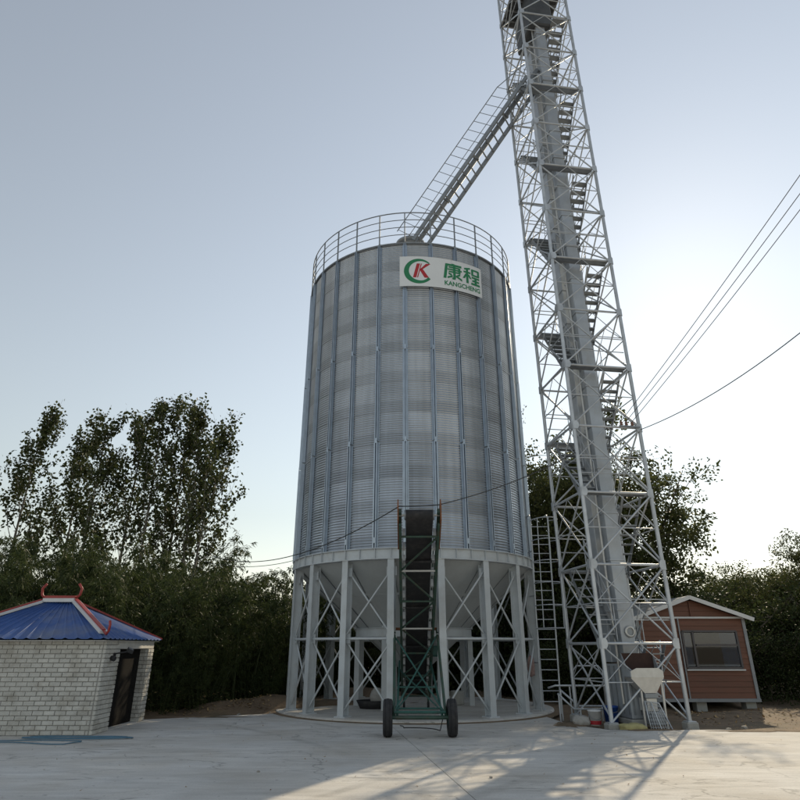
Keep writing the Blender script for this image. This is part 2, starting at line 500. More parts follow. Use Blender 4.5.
SILO = Vector((0.40, 19.05, 0))
SR = 3.55
yard = bpy.data.objects.new('concrete_yard', None)
put(yard); tag(yard, 'pale concrete yard in front of the silo', kind='structure')
def jx(y): return 0.85 * (13.6 - y) / 5.6
left_poly = [(-40, -25), (jx(-25) - .006, -25), (jx(17) - .006, 17), (-0.6, 17.6), (-2.7, 17.7), (-4.3, 16.9), (-6.05, 16.05), (-9.6, 16.0), (-14, 15.7), (-40, 15.0)]
right_poly = [(jx(-25) + .006, -25), (40, -25), (40, 12.3), (14, 12.9), (9, 13.5), (6.6, 14.15), (4.35, 14.1), (3.75, 15.15), (3.55, 17.2), (jx(17) + .006, 17)]
prism('concrete_slab', left_poly, -0.15, 0.0, 'yard_concrete', yard)
prism('concrete_slab', right_poly, -0.15, 0.0, 'yard_concrete', yard)
plinth = lathe('silo_plinth', [(0.001, 0.05), (2.0, 0.05), (3.80, 0.05), (3.86, 0.035), (3.90, -0.12)], 'yard_concrete', None, 72, Matrix.Translation(SILO), False)
tag(plinth, 'round raised concrete plinth under the silo legs', kind='structure')

edge = lathe('soil_strip', [(3.88, 0.012), (4.02, 0.008), (4.06, -.02)], 'soil', None, 72, Matrix.Translation(SILO), True)
tag(edge, 'narrow strip of dirt along the foot of the round plinth', kind='structure')

def soil_spill(cx, cy, rx, ry, seed, label):
    """thin irregular spread of earth carried onto the concrete edge"""
    rg = random.Random(seed)
    n, rings = 44, 4
    k = [rg.uniform(0, 6.28) for _ in range(5)]
    v, f = [(cx, cy, .018)], []
    for q in range(1, rings + 1):
        for i in range(n):
            a = 2 * math.pi * i / n
            w = (1 + .22 * math.sin(2 * a + k[0]) + .18 * math.sin(5 * a + k[1]) + .12 * math.sin(9 * a + k[2]) + .10 * math.sin(15 * a + k[3])) * q / rings
            v.append((cx + rx * w * math.cos(a), cy + ry * w * math.sin(a), .004 + .014 * (1 - (q / rings) ** 2) + rg.uniform(0, .004) * (q < rings)))
    for i in range(n): f.append((0, 1 + i, 1 + (i + 1) % n))
    for q in range(rings - 1):
        for i in range(n):
            a = 1 + q * n + i; b = 1 + q * n + (i + 1) % n
            f.append((a, a + n, b + n, b))
    tag(mesh_obj('soil_spill', pydata('soil_spill', v, f, 'soil', True), None), label, kind='structure')
soil_spill(7.6, 13.92, 1.0, .16, 1, 'earth spilled on the slab edge before the cabin')
soil_spill(5.2, 14.06, .55, .10, 2, 'earth spilled on the slab edge under the hopper')
soil_spill(3.75, 15.0, .28, .5, 3, 'earth spilled on the slab edge beside the silo plinth')
soil_spill(-4.9, 16.55, .9, .16, 4, 'earth spilled on the back slab edge left of the silo')
soil_spill(10.6, 13.25, 1.2, .12, 5, 'earth spilled on the far right slab edge')

# ================================================================== GRAIN SILO
def polar(r, deg, z):       # degrees measured from the side that faces the camera, positive to the right
    a = R(deg)
    return Vector((SILO.x + r * math.sin(a), SILO.y - r * math.cos(a), z))

silo = thing('grain_silo', 'tall round corrugated galvanised steel silo on grey legs', 'silo', SILO)
Z0, RINGS, RH = 3.93, 10, 0.93
ZT = Z0 + RINGS * RH
NST = 28
STEP = 360 / NST
OFF = -4.0

def rotz_at(deg, z=0.0):
    return Matrix.Translation(SILO + Vector((0, 0, z))) @ Matrix.Rotation(R(deg), 4, 'Z')

def sheet_mesh():
    """one corrugated wall sheet spanning two stiffener bays; the mesh faces -y"""
    na, pitch, amp = 14, RH / 13, 0.0115
    half = STEP - 0.09
    nz = 13 * 6
    v, f = [], []
    for k in range(nz + 3):
        z = -0.022 + k * (RH + 0.022) / (nz + 2)
        r = SR + amp * math.cos(2 * math.pi * z / pitch) + 0.008 * (1 - z / RH)
        for i in range(na + 1):
            a = R(-half + 2 * half * i / na)
            v.append((r * math.sin(a), -r * math.cos(a), z))
    for k in range(nz + 2):
        for i in range(na):
            f.append((k * (na + 1) + i, k * (na + 1) + i + 1, (k + 1) * (na + 1) + i + 1, (k + 1) * (na + 1) + i))
    return pydata('wall_sheet', v, f, 'zinc_sheet', True)
sheet = sheet_mesh()
for r_ in range(RINGS):
    for k in range(NST // 2):
        deg = OFF + (2 * k + (r_ % 2)) * STEP
        mesh_obj('wall_panel', sheet, None, silo, rotz_at(deg, Z0 + r_ * RH))

def stiffener_mesh(h, w, d):
    """hat section: two flanges on the wall and a proud box rib with lips"""
    prof = [(-w * .95, 0.018), (-w * .5, 0.018), (-w * .46, d), (-w * .20, d + .004), (-w * .16, d * .30), (w * .16, d * .30), (w * .20, d + .004), (w * .46, d), (w * .5, 0.018), (w * .95, 0.018)]
    v, f = [], []
    n = len(prof)
    for z in (0, h):
        for x, y in prof: v.append((x, -(SR + y), z))
    for i in range(n - 1): f.append((i, i + 1, n + i + 1, n + i))
    f.append(tuple(range(n))[::-1]); f.append(tuple(range(n, 2 * n)))
    return pydata('stiffener', v, f, 'stiffener_zinc')
heights = [(Z0 - .02, 2.86, .088, .105), (Z0 + 2.86, 2.78, .080, .098), (Z0 + 5.66, 3.62, .074, .090)]
sm = [stiffener_mesh(h - .015, w, d) for _, h, w, d in heights]
bolt_me = None
for k in range(NST):
    deg = OFF + k * STEP
    first = None
    for i, (z, h, w, d) in enumerate(heights):
        mesh_obj('stiffener', sm[i], None, silo, rotz_at(deg, z))
        if abs(deg) < 95 or deg > 265:
            bevel_box('splice_plate', (-.03, -(SR + d + .009), -.07), (.03, -(SR + d - .004), .07), 'stiffener_zinc', silo, 0, rotz_at(deg, z + (.2 if i == 0 else 0)))

# eave ring and roof
def ring_lathe(name, prof, material, n=112):
    return lathe(name, prof, material, silo, n, Matrix.Translation(SILO), False)
ring_lathe('eave_ring', [(SR + .02, ZT - .03), (SR + .07, ZT - .03), (SR + .075, ZT + .008), (SR - .03, ZT + .02)], 'zinc_dark')
APEX = ZT + 1.95
def roof_sector():
    v, f = [], []
    h = R(STEP / 2)
    def p(r, a, z): return (r * math.sin(a), -r * math.cos(a), z)
    for (r, z) in ((SR + .06, -0.02), (0.42, 1.82)):
        for a, dz in ((-h, 0), (-h * .96, .05), (-h * .88, 0.0), (h * .88, 0), (h * .96, 0.05), (h, 0)):
            v.append(p(r, a, z + dz))
    for i in range(5): f.append((i, i + 1, 6 + i + 1, 6 + i))
    return pydata('roof_panel', v, f, 'zinc')
rs = roof_sector()
for k in range(NST):
    mesh_obj('roof_panel', rs, None, silo, rotz_at(OFF + (k + .5) * STEP, ZT + .02))
lathe('roof_cap', [(.43, 1.78), (.43, 2.42), (.40, 2.45), (.47, 2.50), (.56, 2.52), (.56, 2.62), (.50, 2.66), (.25, 2.80), (.001, 2.84)], 'zinc_dark', silo, 32, Matrix.Translation(SILO + Vector((0, 0, ZT))))

# eave railing: posts at each stiffener, rails as rings
for k in range(NST):
    deg = OFF + k * STEP
    a, b = polar(SR + .05, deg, ZT - .02), polar(SR + .05, deg, ZT + 1.16)
    bar('railing_post', a, b, .035, .035, 'zinc_dark', silo, up=(math.sin(R(deg)), -math.cos(R(deg)), 0))
for dz, rr in ((.32, .013), (.60, .013), (.88, .013), (1.16, .018)):
    tube_path('guard_rail', [polar(SR + .05, 360 * i / 84, ZT + dz) for i in range(84)], rr, 'zinc_dark', silo, 6, True)

# ring beam with vertical ribs
ring_lathe('ring_beam', [(SR - .12, Z0 - .01), (SR + .10, Z0 - .01), (SR + .10, Z0 - .03), (SR + .04, Z0 - .03), (SR + .04, Z0 - .27), (SR + .10, Z0 - .27), (SR + .10, Z0 - .29), (SR - .12, Z0 - .29)], 'grey_paint', 108)
rib = None
NL = 18
for k in range(NL * 3):
    deg = 10 + k * 360 / (NL * 3)
    M = rotz_at(deg, Z0 - .268)
    o = bevel_box('beam_rib', (-.006, -(SR + .094), 0), (.006, -(SR + .041), .236), 'grey_paint', None, 0, None) if rib is None else None
    if rib is None:
        rib = o.data; bpy.data.objects.remove(o)
        for v in rib.vertices: v.co = v.co + Vector((0, -(SR + .0675), .118))
    mesh_obj('beam_rib', rib, None, silo, M)

# hopper: plates in two tiers
def hopper_plate(r0, z0, r1, z1, half, lap):
    v, f = [], []
    n = 4
    for (r, z) in ((r0, z0), (r1, z1)):
        for i in range(n + 1):
            a = R(-half + 2 * half * i / n)
            rr = r + lap * (i / n)
            v.append((rr * math.sin(a), -rr * math.cos(a), z))
    for i in range(n): f.append((i, i + 1, n + 2 + i, n + 1 + i))
    me = pydata('hopper_plate', v, f, 'hopper_paint')
    return me
def zc(r): return 3.68 - (SR - .02 - r) * .855
tiers = [(SR - .02, 2.62, 12.0), (2.60, 1.62, 12.0), (1.60, .22, 12.0)]
for (ra, rb, st) in tiers:
    hp = hopper_plate(ra, zc(ra), rb, zc(rb), 9.9, .014)
    for k in range(18):
        mesh_obj('hopper_plate', hp, None, silo, rotz_at(k * 20))
for k in range(18):
    for ra, rb in ((SR - .05, 2.65), (2.57, 1.70)):
        rod('seam_flange', polar(ra + .012, k * 20 + 10, zc(ra) - .012), polar(rb + .012, k * 20 + 10, zc(rb) - .012), .009, 'zinc_dark', silo, 6)
for rb in (2.61, 1.61):
    ring_lathe('hopper_seam', [(rb + .03, zc(rb + .03) - .012), (rb - .02, zc(rb - .02) - .022)], 'hopper_paint', 72)
lathe('outlet_gate', [(.30, .98), (.30, .93), (.24, .93), (.24, .70), (.32, .70), (.32, .64), (.2, .64)], 'grey_paint', silo, 20, Matrix.Translation(SILO))
# inner support ring and its posts
ring_lathe('inner_ring_beam', [(1.56, 2.08), (1.74, 2.08), (1.74, 2.065), (1.70, 2.065), (1.70, 1.865), (1.74, 1.865), (1.74, 1.85), (1.56, 1.85)], 'grey_paint', 64)
for k in range(6):
    p = polar(1.65, 30 + 60 * k, 0.05)
    bar('inner_leg', p, p + Vector((0, 0, 1.80)), .14, .14, 'grey_paint', silo)
    q = polar(1.68, 30 + 60 * k, 2.08)
    rod('ring_stub', q, q + Vector((0, 0, .16)), .07, 'grey_paint', silo, 12)

def h_beam(w, d, t, ln):
    """H section, flanges facing in and out"""
    a, b = w / 2, d / 2
    prof = [(-a, -b), (a, -b), (a, -b + t), (t / 2, -b + t), (t / 2, b - t), (a, b - t), (a, b), (-a, b), (-a, b - t), (-t / 2, b - t), (-t / 2, -b + t), (-a, -b + t)]
    n = len(prof)
    v = [(x, y, 0) for x, y in prof] + [(x, y, ln) for x, y in prof]
    f = [tuple(range(n))[::-1], tuple(range(n, 2 * n))] + [(i, (i + 1) % n, n + (i + 1) % n, n + i) for i in range(n)]
    return pydata('leg', v, f, 'grey_paint')
LZ0, LZ1 = 0.075, Z0 - .29
hb = h_beam(.17, .24, .016, LZ1 - LZ0)
pl = None
for k in range(NL):
    deg = 10 + 20 * k
    leg = mesh_obj('leg', hb, None, silo, rotz_at(deg) @ Matrix.Translation((0, -(SR - .04), LZ0)))
    bevel_box('base_plate', (-.15, -(SR + .12), .05), (.15, -(SR - .2), .075), 'grey_paint', leg, 0, rotz_at(deg))
    for zz in (LZ1 - .28, 1.78):
        bevel_box('gusset_plate', (-.13, -(SR - .05), zz - .11), (.13, -(SR - .066), zz + .11), 'grey_paint', leg, 0, rotz_at(deg))
    # horizontal strut and X-braces to the next leg; the bay the conveyor passes through is open
    if deg == 350: continue
    d2 = deg + 20
    rr = SR - .05
    rod('ring_strut', polar(rr, deg, 1.78), polar(rr, d2, 1.78), .032, 'grey_paint', silo)
    for (za, zb) in ((1.84, LZ1 - .25), (.18, 1.72)):
        rod('cross_brace', polar(rr + .012, deg, za), polar(rr + .012, d2, zb), .024, 'grey_paint', silo)
        rod('cross_brace', polar(rr - .042, deg, zb), polar(rr - .042, d2, za), .024, 'grey_paint', silo)

# ================================================================== SIGN BOARD on the silo
RS = SR + .12
sign = thing('sign_board', 'white sign board with green lettering and round K emblem on silo wall', 'sign', polar(RS, 14.7, 11.6))
SA0, SA1, SZ0, SZ1 = -6.4, 35.8, 11.60, 12.66
SLEN = R(SA1 - SA0) * RS
def bend(x, z, off):        # board coordinates (0..SLEN, 0..1.06) to the curved wall
    return polar(RS + off, SA0 + math.degrees(x / RS), SZ0 + z)
def sign_panel(x0, x1):
    n = 12
    v, f = [], []
    for off in (0.0, .014):
        for z in (0, SZ1 - SZ0):
            for i in range(n + 1): v.append(bend(x0 + (x1 - x0) * i / n, z, off))
    m = n + 1
    for i in range(n):
        f.append((i, i + 1, m + i + 1, m + i)); f.append((2 * m + i, 2 * m + i + 1, 3 * m + i + 1, 3 * m + i))
        f.append((i, i + 1, 2 * m + i + 1, 2 * m + i)); f.append((m + i, m + i + 1, 3 * m + i + 1, 3 * m + i))
    f.append((0, m, 3 * m, 2 * m)); f.append((n, m + n, 3 * m + n, 2 * m + n))
    bm = bmesh.new()
    vv = [bm.verts.new(p) for p in v]
    for q in f: bm.faces.new([vv[i] for i in q])
    return bm_mesh('sign_panel', bm, 'sign_white')
for a, b in ((0, SLEN * .595), (SLEN * .595 + .006, SLEN)):
    mesh_obj('sign_panel', sign_panel(a, b), None, sign)

def bent_mesh(name, verts, faces, material):
    """flat lettering cut into strips and laid on the curved board"""
    bm = bmesh.new()
    vv = [bm.verts.new((x, 0, z)) for x, z in verts]
    for q in faces:
        try: bm.faces.new([vv[i] for i in q])
        except ValueError: pass
    xs = [v[0] for v in verts]
    x = min(xs) + .07
    while x < max(xs):
        bmesh.ops.bisect_plane(bm, geom=bm.verts[:] + bm.edges[:] + bm.faces[:], plane_co=(x, 0, 0), plane_no=(1, 0, 0))
        x += .07
    for v in bm.verts: v.co = bend(v.co.x, v.co.z, .018)
    return mesh_obj(name, bm_mesh(name, bm, material), None, sign)

def lettering(name, text, x0, x1, z0, z1, material, bold=0.02):
    cu = bpy.data.curves.new('lettering', 'FONT')
    cu.body = text
    cu.size = 1.0
    cu.offset = bold
    cu.resolution_u = 3
    tmp = bpy.data.objects.new('lettering_tmp', cu)
    col.objects.link(tmp)
    bpy.context.view_layer.update()
    dg = bpy.context.evaluated_depsgraph_get()
    ev = tmp.evaluated_get(dg)
    me = ev.to_mesh()
    pts = [(v.co.x, v.co.y) for v in me.vertices]
    fs = [tuple(p.vertices) for p in me.polygons]
    ev.to_mesh_clear()
    bpy.data.objects.remove(tmp)
    xa, xb = min(p[0] for p in pts), max(p[0] for p in pts)
    ya, yb = min(p[1] for p in pts), max(p[1] for p in pts)
    pts = [(x0 + (x - xa) / (xb - xa) * (x1 - x0), z0 + (y - ya) / (yb - ya) * (z1 - z0)) for x, y in pts]
    return bent_mesh(name, pts, fs, material)
def stroke(p, q, w, vert=False):
    """one brush stroke as a quad with horizontal (or vertical) cut ends, in a 100 x 100 cell"""
    h = w * .68
    if vert: return [(p[0] - h, p[1]), (p[0] + h, p[1]), (q[0] + h, q[1]), (q[0] - h, q[1])]
    return [(p[0], p[1] - h), (q[0], q[1] - h), (q[0], q[1] + h), (p[0], p[1] + h)]
def hanzi():
    T = 10
    kang = [stroke((10, 88), (97, 88), T), stroke((50, 98), (50, 88), 11, True),            # top dot and roof stroke
            stroke((4, 2), (15, 92), 11, True),                                                # long left falling stroke
            stroke((25, 74), (88, 74), 7), stroke((20, 60), (98, 60), 7), stroke((25, 46), (88, 46), 7),
            stroke((84, 42.5), (84, 77.5), 9, True), stroke((56, 6), (56, 84), 10, True),
            stroke((44, 6), (61, 6), 8),
            stroke((24, 34), (42, 27), 8), stroke((18, 8), (46, 20), 8), stroke((70, 26), (88, 36), 8), stroke((64, 24), (98, 5), 9)]
    cheng = [stroke((6, 86), (42, 96), 8), stroke((2, 68), (44, 68), 8), stroke((23, 0), (23, 90), 10, True),
             stroke((2, 26), (19, 58), 9, True), stroke((43, 32), (29, 56), 9, True),
             stroke((52, 92), (96, 92), 8), stroke((52, 60), (96, 60), 8), stroke((55, 57), (55, 95), 9, True), stroke((93, 57), (93, 95), 9, True),
             stroke((50, 44), (98, 44), 8), stroke((53, 24), (96, 24), 8), stroke((46, 4), (100, 4), 9), stroke((74, 4), (74, 46), 10, True)]
    for glyph, x0, x1 in ((kang, 1.36, 1.97), (cheng, 2.01, 2.62)):
        for i, q in enumerate(glyph):
            v = [(x0 + (x1 - x0) * px / 100, .36 + .58 * pz / 100) for px, pz in q]
            o_ = bent_mesh('character_stroke', v, [(0, 1, 2, 3)], 'sign_green')
            o_.matrix_basis = Matrix.Translation((0, -.0006 * i, 0))      # each stroke a hair prouder than the last
hanzi()
lettering('latin_lettering', 'KANGCHENG', 1.37, 2.62, .12, .285, 'sign_green', .028)
def emblem():
    cx, cz = .58, .53
    v, f = [], []
    n = 48
    for i in range(n + 1):
        a = R(42 + (322 - 42) * i / n)
        t = i / n
        w = .045 + .12 * math.sin(math.pi * min(1, t * 1.0)) ** .8 * (0.55 + .45 * t)
        if t > .8: w = max(w, .10)
        ro = .45
        v.append((cx + ro * math.cos(a), cz + ro * .98 * math.sin(a)))
        v.append((cx + .012 + (ro - w) * math.cos(a), cz + (ro - w) * .98 * math.sin(a)))
    for i in range(n): f.append((2 * i, 2 * i + 1, 2 * i + 3, 2 * i + 2))
    bent_mesh('emblem_ring', v, f, 'sign_green')
    k = [[(-.20, -.25), (-.10, -.25), (.02, .25), (-.08, .25)],
         [(-.075, -.25), (-.045, -.25), (.075, .25), (.045, .25)],
         [(.0, .03), (.065, .02), (.34, .25), (.20, .25)],
         [(.0, .03), (.15, -.25), (.29, -.25), (.085, .075)]]
    v, f = [], []
    for q in k:
        b = len(v)
        v += [(cx + .02 + x, cz + .02 + z) for x, z in q]; f.append((b, b + 1, b + 2, b + 3))
    bent_mesh('emblem_letter', v, f, 'sign_red')
emblem()

# ================================================================== LATTICE TOWER
TA = R(8.5)
TU, TV = Vector((math.cos(TA), math.sin(TA), 0)), Vector((-math.sin(TA), math.cos(TA), 0))
TC = Vector((5.27, 15.48, 0))
HS = 0.9
BAY = 1.725
def TP(u, v, z):            # tower frame to world; the tower leans a touch to the left
    p = TC + TU * u + TV * v
    return Vector((p.x - .0115 * z, p.y, z))
def LV(k): return -0.06 + BAY * k if k else 0.08
tower = thing('lattice_tower', 'tall galvanised lattice tower with zigzag stairs right of the silo', 'tower', TC)
NB, FLOOR = 16, 14
corners = {'A': (-HS, -HS), 'B': (HS, -HS), 'D': (HS, HS), 'C': (-HS, HS)}
order = ['A', 'B', 'D', 'C']
for c in order:
    u, v = corners[c]
    ft = bevel_box('footing', (-.13, -.13, -.12), (.13, .13, .085), 'concrete_post', tower, .02, Matrix.Translation(TP(u, v, 0)) @ Matrix.Rotation(TA, 4, 'Z'))
    rod('leg', TP(u, v, .08), TP(u, v, LV(NB)), .047, 'zinc_tower', tower, 14)
    bevel_box('base_plate', (-.10, -.10, .085), (.10, .10, .105), 'zinc_tower', tower, .004, Matrix.Translation(TP(u, v, 0)) @ Matrix.Rotation(TA, 4, 'Z'))
for i in range(4):
    a, b = corners[order[i]], corners[order[(i + 1) % 4]]
    # outward normal in tower frame
    nu, nv = (a[0] + b[0]) / 2 / HS, (a[1] + b[1]) / 2 / HS
    for k in range(NB):
        za, zb = LV(k), LV(k + 1)
        if k: rod('horizontal_strut', TP(*a, za), TP(*b, za), .030, 'zinc_tower', tower)
        e = .035
        rod('diagonal_brace', TP(a[0] + nu * e, a[1] + nv * e, za + .03), TP(b[0] + nu * e, b[1] + nv * e, zb - .03), .022, 'zinc_tower', tower)
        rod('diagonal_brace', TP(b[0] - nu * e, b[1] - nv * e, za + .03), TP(a[0] - nu * e, a[1] - nv * e, zb - .03), .022, 'zinc_tower', tower)
        zm = (za + zb) / 2
        rod('mid_strut', TP(*a, zm), TP(*b, zm), .014, 'zinc_tower', tower)
        m_ = ((a[0] + b[0]) / 2, (a[1] + b[1]) / 2)
        rod('sub_brace', TP(*a, zm), TP(*m_, zb), .011, 'zinc_tower', tower, 6)
        rod('sub_brace', TP(*b, zm), TP(*m_, zb), .011, 'zinc_tower', tower, 6)
for c in order:
    u, v = corners[c]
    for k in range(1, NB):
        M = Matrix.Translation(TP(u, v, LV(k))) @ Matrix.Rotation(TA, 4, 'Z')
        su, sv = (-1 if u > 0 else 1), (-1 if v > 0 else 1)
        key = ('gus', su, sv)
        if key not in CACHE:
            vs_, fs_ = [], []
            poly = [(-.03, -.11), (.08, -.11), (.12, -.04), (.12, .04), (.08, .11), (-.03, .11)]
            for off in (-.006, .006):
                for x, z in poly: vs_.append((su * x, -sv * .055 + off, z))
            for off in (-.006, .006):
                for x, z in poly: vs_.append((-su * .055 + off, sv * x, z))
            n = 6
            for b0 in (0, 12):
                fs_.append(tuple(range(b0, b0 + n))[::-1]); fs_.append(tuple(range(b0 + n, b0 + 2 * n)))
                for j in range(n): fs_.append((b0 + j, b0 + (j + 1) % n, b0 + n + (j + 1) % n, b0 + n + j))
            CACHE[key] = pydata('gusset_plate', vs_, fs_, 'zinc_tower')
        mesh_obj('gusset_plate', CACHE[key], None, tower, M)

def plate(name, u0, u1, v0, v1, z, t, material, parent):
    pts = [TP(u0, v0, z), TP(u1, v0, z), TP(u1, v1, z), TP(u0, v1, z)]
    v = pts + [p - Vector((0, 0, t)) for p in pts]
    f = [(0, 1, 2, 3), (7, 6, 5, 4), (0, 4, 5, 1), (1, 5, 6, 2), (2, 6, 7, 3), (3, 7, 4, 0)]
    return mesh_obj(name, pydata(name, v, f, material), None, parent)

# stairs: left side climbs front to back from odd levels, right side climbs back to front from even levels
def flight(u0, u1, v0, v1, z0, z1):
    n = 8
    um = (u0 + u1) / 2
    # stringers carry the treads
    bm_pts = []
    st = None
    for uu in (u0, u1):
        p0, p1 = TP(uu, v0, z0 - .02), TP(uu, v1, z1 - .02)
        s = bar('stair_stringer', p0, p1, .012, .10, 'zinc_dark', tower)
        st = st or s
    for i in range(1, n):
        t = i / n
        vv, zz = v0 + (v1 - v0) * t, z0 + (z1 - z0) * t
        plate('tread', u0 + .008, u1 - .008, vv - .095, vv + .095, zz, .028, 'zinc_dark', st)
    uo = u0 if abs(u0) > abs(u1) else u1
    ui = u1 if uo == u0 else u0
    for uu in (ui,):
        h0, h1 = TP(uu, v0, z0 + .85), TP(uu, v1, z1 + .85)
        rod('stair_handrail', h0, h1, .014, 'zinc_tower', tower, 6)
        rod('stair_handrail', TP(uu, v0, z0 + .45), TP(uu, v1, z1 + .45), .010, 'zinc_tower', tower, 6)
        for t in (0.02, .5, .98):
            rod('stair_handrail', TP(uu, v0 + (v1 - v0) * t, z0 + (z1 - z0) * t), TP(uu, v0 + (v1 - v0) * t, z0 + (z1 - z0) * t + .85), .012, 'zinc_tower', tower, 6)
for k in range(FLOOR - 1):
    za, zb = (LV(k) if k else 0.0), LV(k + 1)
    if k % 2 == 0: flight(.33, .80, .60, -.58, za, zb)
    else: flight(-.80, -.33, -.58, .60, za, zb)
for k in range(1, FLOOR - 1):
    if k % 2: v0, v1 = -.86, -.68
    else: v0, v1 = .58, .86
    vo = -.86 if k % 2 else .86
    vi_ = v1 if k % 2 else v0
    frame = bar('landing', TP(-.84, vi_, LV(k)), TP(.84, vi_, LV(k)), .04, .05, 'zinc_dark', tower)
    for j in range(5):
        vj = vo + (vi_ - vo) * (j + .4) / 5
        plate('grating_bar', -.84, .84, vj - .009, vj + .009, LV(k) + .025, .03, 'zinc_dark', frame)
    vv = v0 if k % 2 else v1
    vi = -.84 if k % 2 else .84
    for hz in (.5, .95): rod('landing_rail', TP(-.86, vi, LV(k) + hz), TP(.86, vi, LV(k) + hz), .013, 'zinc_tower', tower, 6)
plate('landing', .32, .84, -.86, -.56, LV(FLOOR - 1), .03, 'zinc_dark', tower)
# drive floor at the top with plank plates, joists and railing
for i in range(6):
    u0 = -.93 + i * .31
    plate('floor_plate', u0, u0 + .306, -.93, .93, LV(FLOOR), .012, 'dark_steel', tower)
for v_ in (-.6, -.2, .2, .6):
    bar('floor_joist', TP(-.9, v_, LV(FLOOR) - .06), TP(.9, v_, LV(FLOOR) - .06), .05, .09, 'zinc_dark', tower)
# ================================================================== BUCKET ELEVATOR in the tower
elev = thing('bucket_elevator', 'grey twin trunk bucket elevator running up inside the lattice tower', 'elevator', TC)
def tower_box(name, u0, u1, v0, v1, z0, z1, material, parent, bev=.008):
    zc_ = (z0 + z1) / 2
    c = TP((u0 + u1) / 2, (v0 + v1) / 2, zc_)
    h = Vector(((u1 - u0) / 2, (v1 - v0) / 2, (z1 - z0) / 2))
    M = Matrix.Translation(c) @ Matrix.Rotation(-.0115, 4, 'Y') @ Matrix.Rotation(TA, 4, 'Z')
    return bevel_box(name, -h, h, material, parent, bev, M)
SEC = 1.15
z = 1.25
while z < LV(FLOOR) - .1:
    z1 = min(z + SEC, LV(FLOOR) + .3)
    for v0, v1 in ((-.50, -.12), (.14, .50)):
        cs = tower_box('casing_section', -.20, .14, v0, v1, z + .004, z1 - .004, 'casing_paint', elev, .01)
        tower_box('flange', -.225, .165, v0 - .025, v1 + .025, z1 - .02, z1 + .02, 'casing_paint', cs, .003)
    z = z1
tower_box('boot', -.23, .23, -.56, .56, .12, 1.22, 'casing_paint', elev, .015)
tower_box('boot_base', -.30, .30, -.64, .64, .0, .115, 'concrete_post', elev, .015)
for i in range(5):
    tower_box('boot_rib', -.245 , -.2305, -.5 + i * .24, -.46 + i * .24, .2, 1.18, 'zinc_dark', elev, 0)
    if i < 3: tower_box('boot_rib', -.18 + i * .16, -.14 + i * .16, -.575, -.5605, .2, 1.18, 'zinc_dark', elev, 0)
tower_box('head_transition', -.44, .44, -.62, .74, LV(FLOOR - 1) - .05, LV(FLOOR) - .12, 'dark_steel', elev, .05)
tower_box('head_housing', -.36, .36, -.66, .66, LV(FLOOR) + .32, LV(FLOOR) + 1.5, 'casing_paint', elev, .05)
tower_box('drive_motor', .38, .75, -.3, .1, LV(FLOOR) + .02, LV(FLOOR) + .5, 'dark_green_paint', elev, .05)
port_ = lathe('inspection_port', [(.085, .03), (.085, .0), (.13, .0), (.13, .022), (.09, .034), (.085, .03)], 'bright_steel', elev, 24,
      Matrix.Translation(TP(0.02, -.515, 1.92)) @ Matrix.Rotation(TA, 4, 'Z') @ Matrix.Rotation(R(90), 4, 'X'))
lathe('port_glass', [(.001, .012), (.086, .012)], 'window_glass', port_, 20, W[port_.name])
# cable conduit strapped to the casing
rod('conduit', TP(-.26, -.3, .4), TP(-.26, -.3, LV(FLOOR)), .03, 'bright_steel', elev, 8)

# intake hopper in front of the boot
hop = thing('intake_hopper', 'pale steel intake hopper with rusty inside at the tower foot', 'hopper', TP(.05, -.85, .0))
def hq(name, pts, material, t=.012):
    """folded sheet: polygon given a thickness"""
    pts = [Vector(p) for p in pts]
    nrm = (pts[1] - pts[0]).cross(pts[2] - pts[0]).normalized() * t
    n = len(pts)
    v = pts + [p + nrm for p in pts]
    f = [tuple(range(n))[::-1], tuple(range(n, 2 * n))] + [(i, (i + 1) % n, n + (i + 1) % n, n + i) for i in range(n)]
    bm = bmesh.new(); vv = [bm.verts.new(p) for p in v]
    for q in f: bm.faces.new([vv[i] for i in q])
    return mesh_obj(name, bm_mesh(name, bm, material), None, hop)
hu0, hu1, hf, hb_ = -.36, .40, -1.00, -.68
hq('back_plate', [TP(hu0, hb_, .98), TP(hu1, hb_, .98), TP(hu1, hb_, 1.46), TP(hu0, hb_, 1.46)], 'rust_dark')
hq('side_plate', [TP(hu0, hb_, 1.46), TP(hu0, hb_, .98), TP(hu0, hf, .98), TP(hu0, hf, 1.10), TP(hu0, hf + .12, 1.14)], 'casing_paint')
hq('side_plate', [TP(hu1, hb_, 1.46), TP(hu1, hb_, .98), TP(hu1, hf, .98), TP(hu1, hf, 1.10), TP(hu1, hf + .12, 1.14)], 'casing_paint')
hq('front_lip', [TP(hu0 + .0, hf, .97), TP(hu1, hf, .97), TP(hu1, hf, 1.10), TP(hu1 - .1, hf, 1.16), TP(hu0 + .14, hf, 1.16), TP(hu0, hf, 1.10)], 'bright_steel')
bu0, bu1, bf, bb, bz = -.06, .20, -.96, -.72, .66
hq('funnel_front', [TP(hu0, hf, .97), TP(hu1, hf, .97), TP(bu1, bf, bz), TP(bu0, bf, bz)], 'bright_steel')
hq('funnel_side', [TP(hu0, hf, .97), TP(hu0, hb_, .97), TP(bu0, bb, bz), TP(bu0, bf, bz)], 'bright_steel')
hq('funnel_side', [TP(hu1, hf, .97), TP(hu1, hb_, .97), TP(bu1, bb, bz), TP(bu1, bf, bz)], 'bright_steel')
hq('funnel_back', [TP(hu0, hb_, .97), TP(hu1, hb_, .97), TP(bu1, bb, bz), TP(bu0, bb, bz)], 'rust_dark')
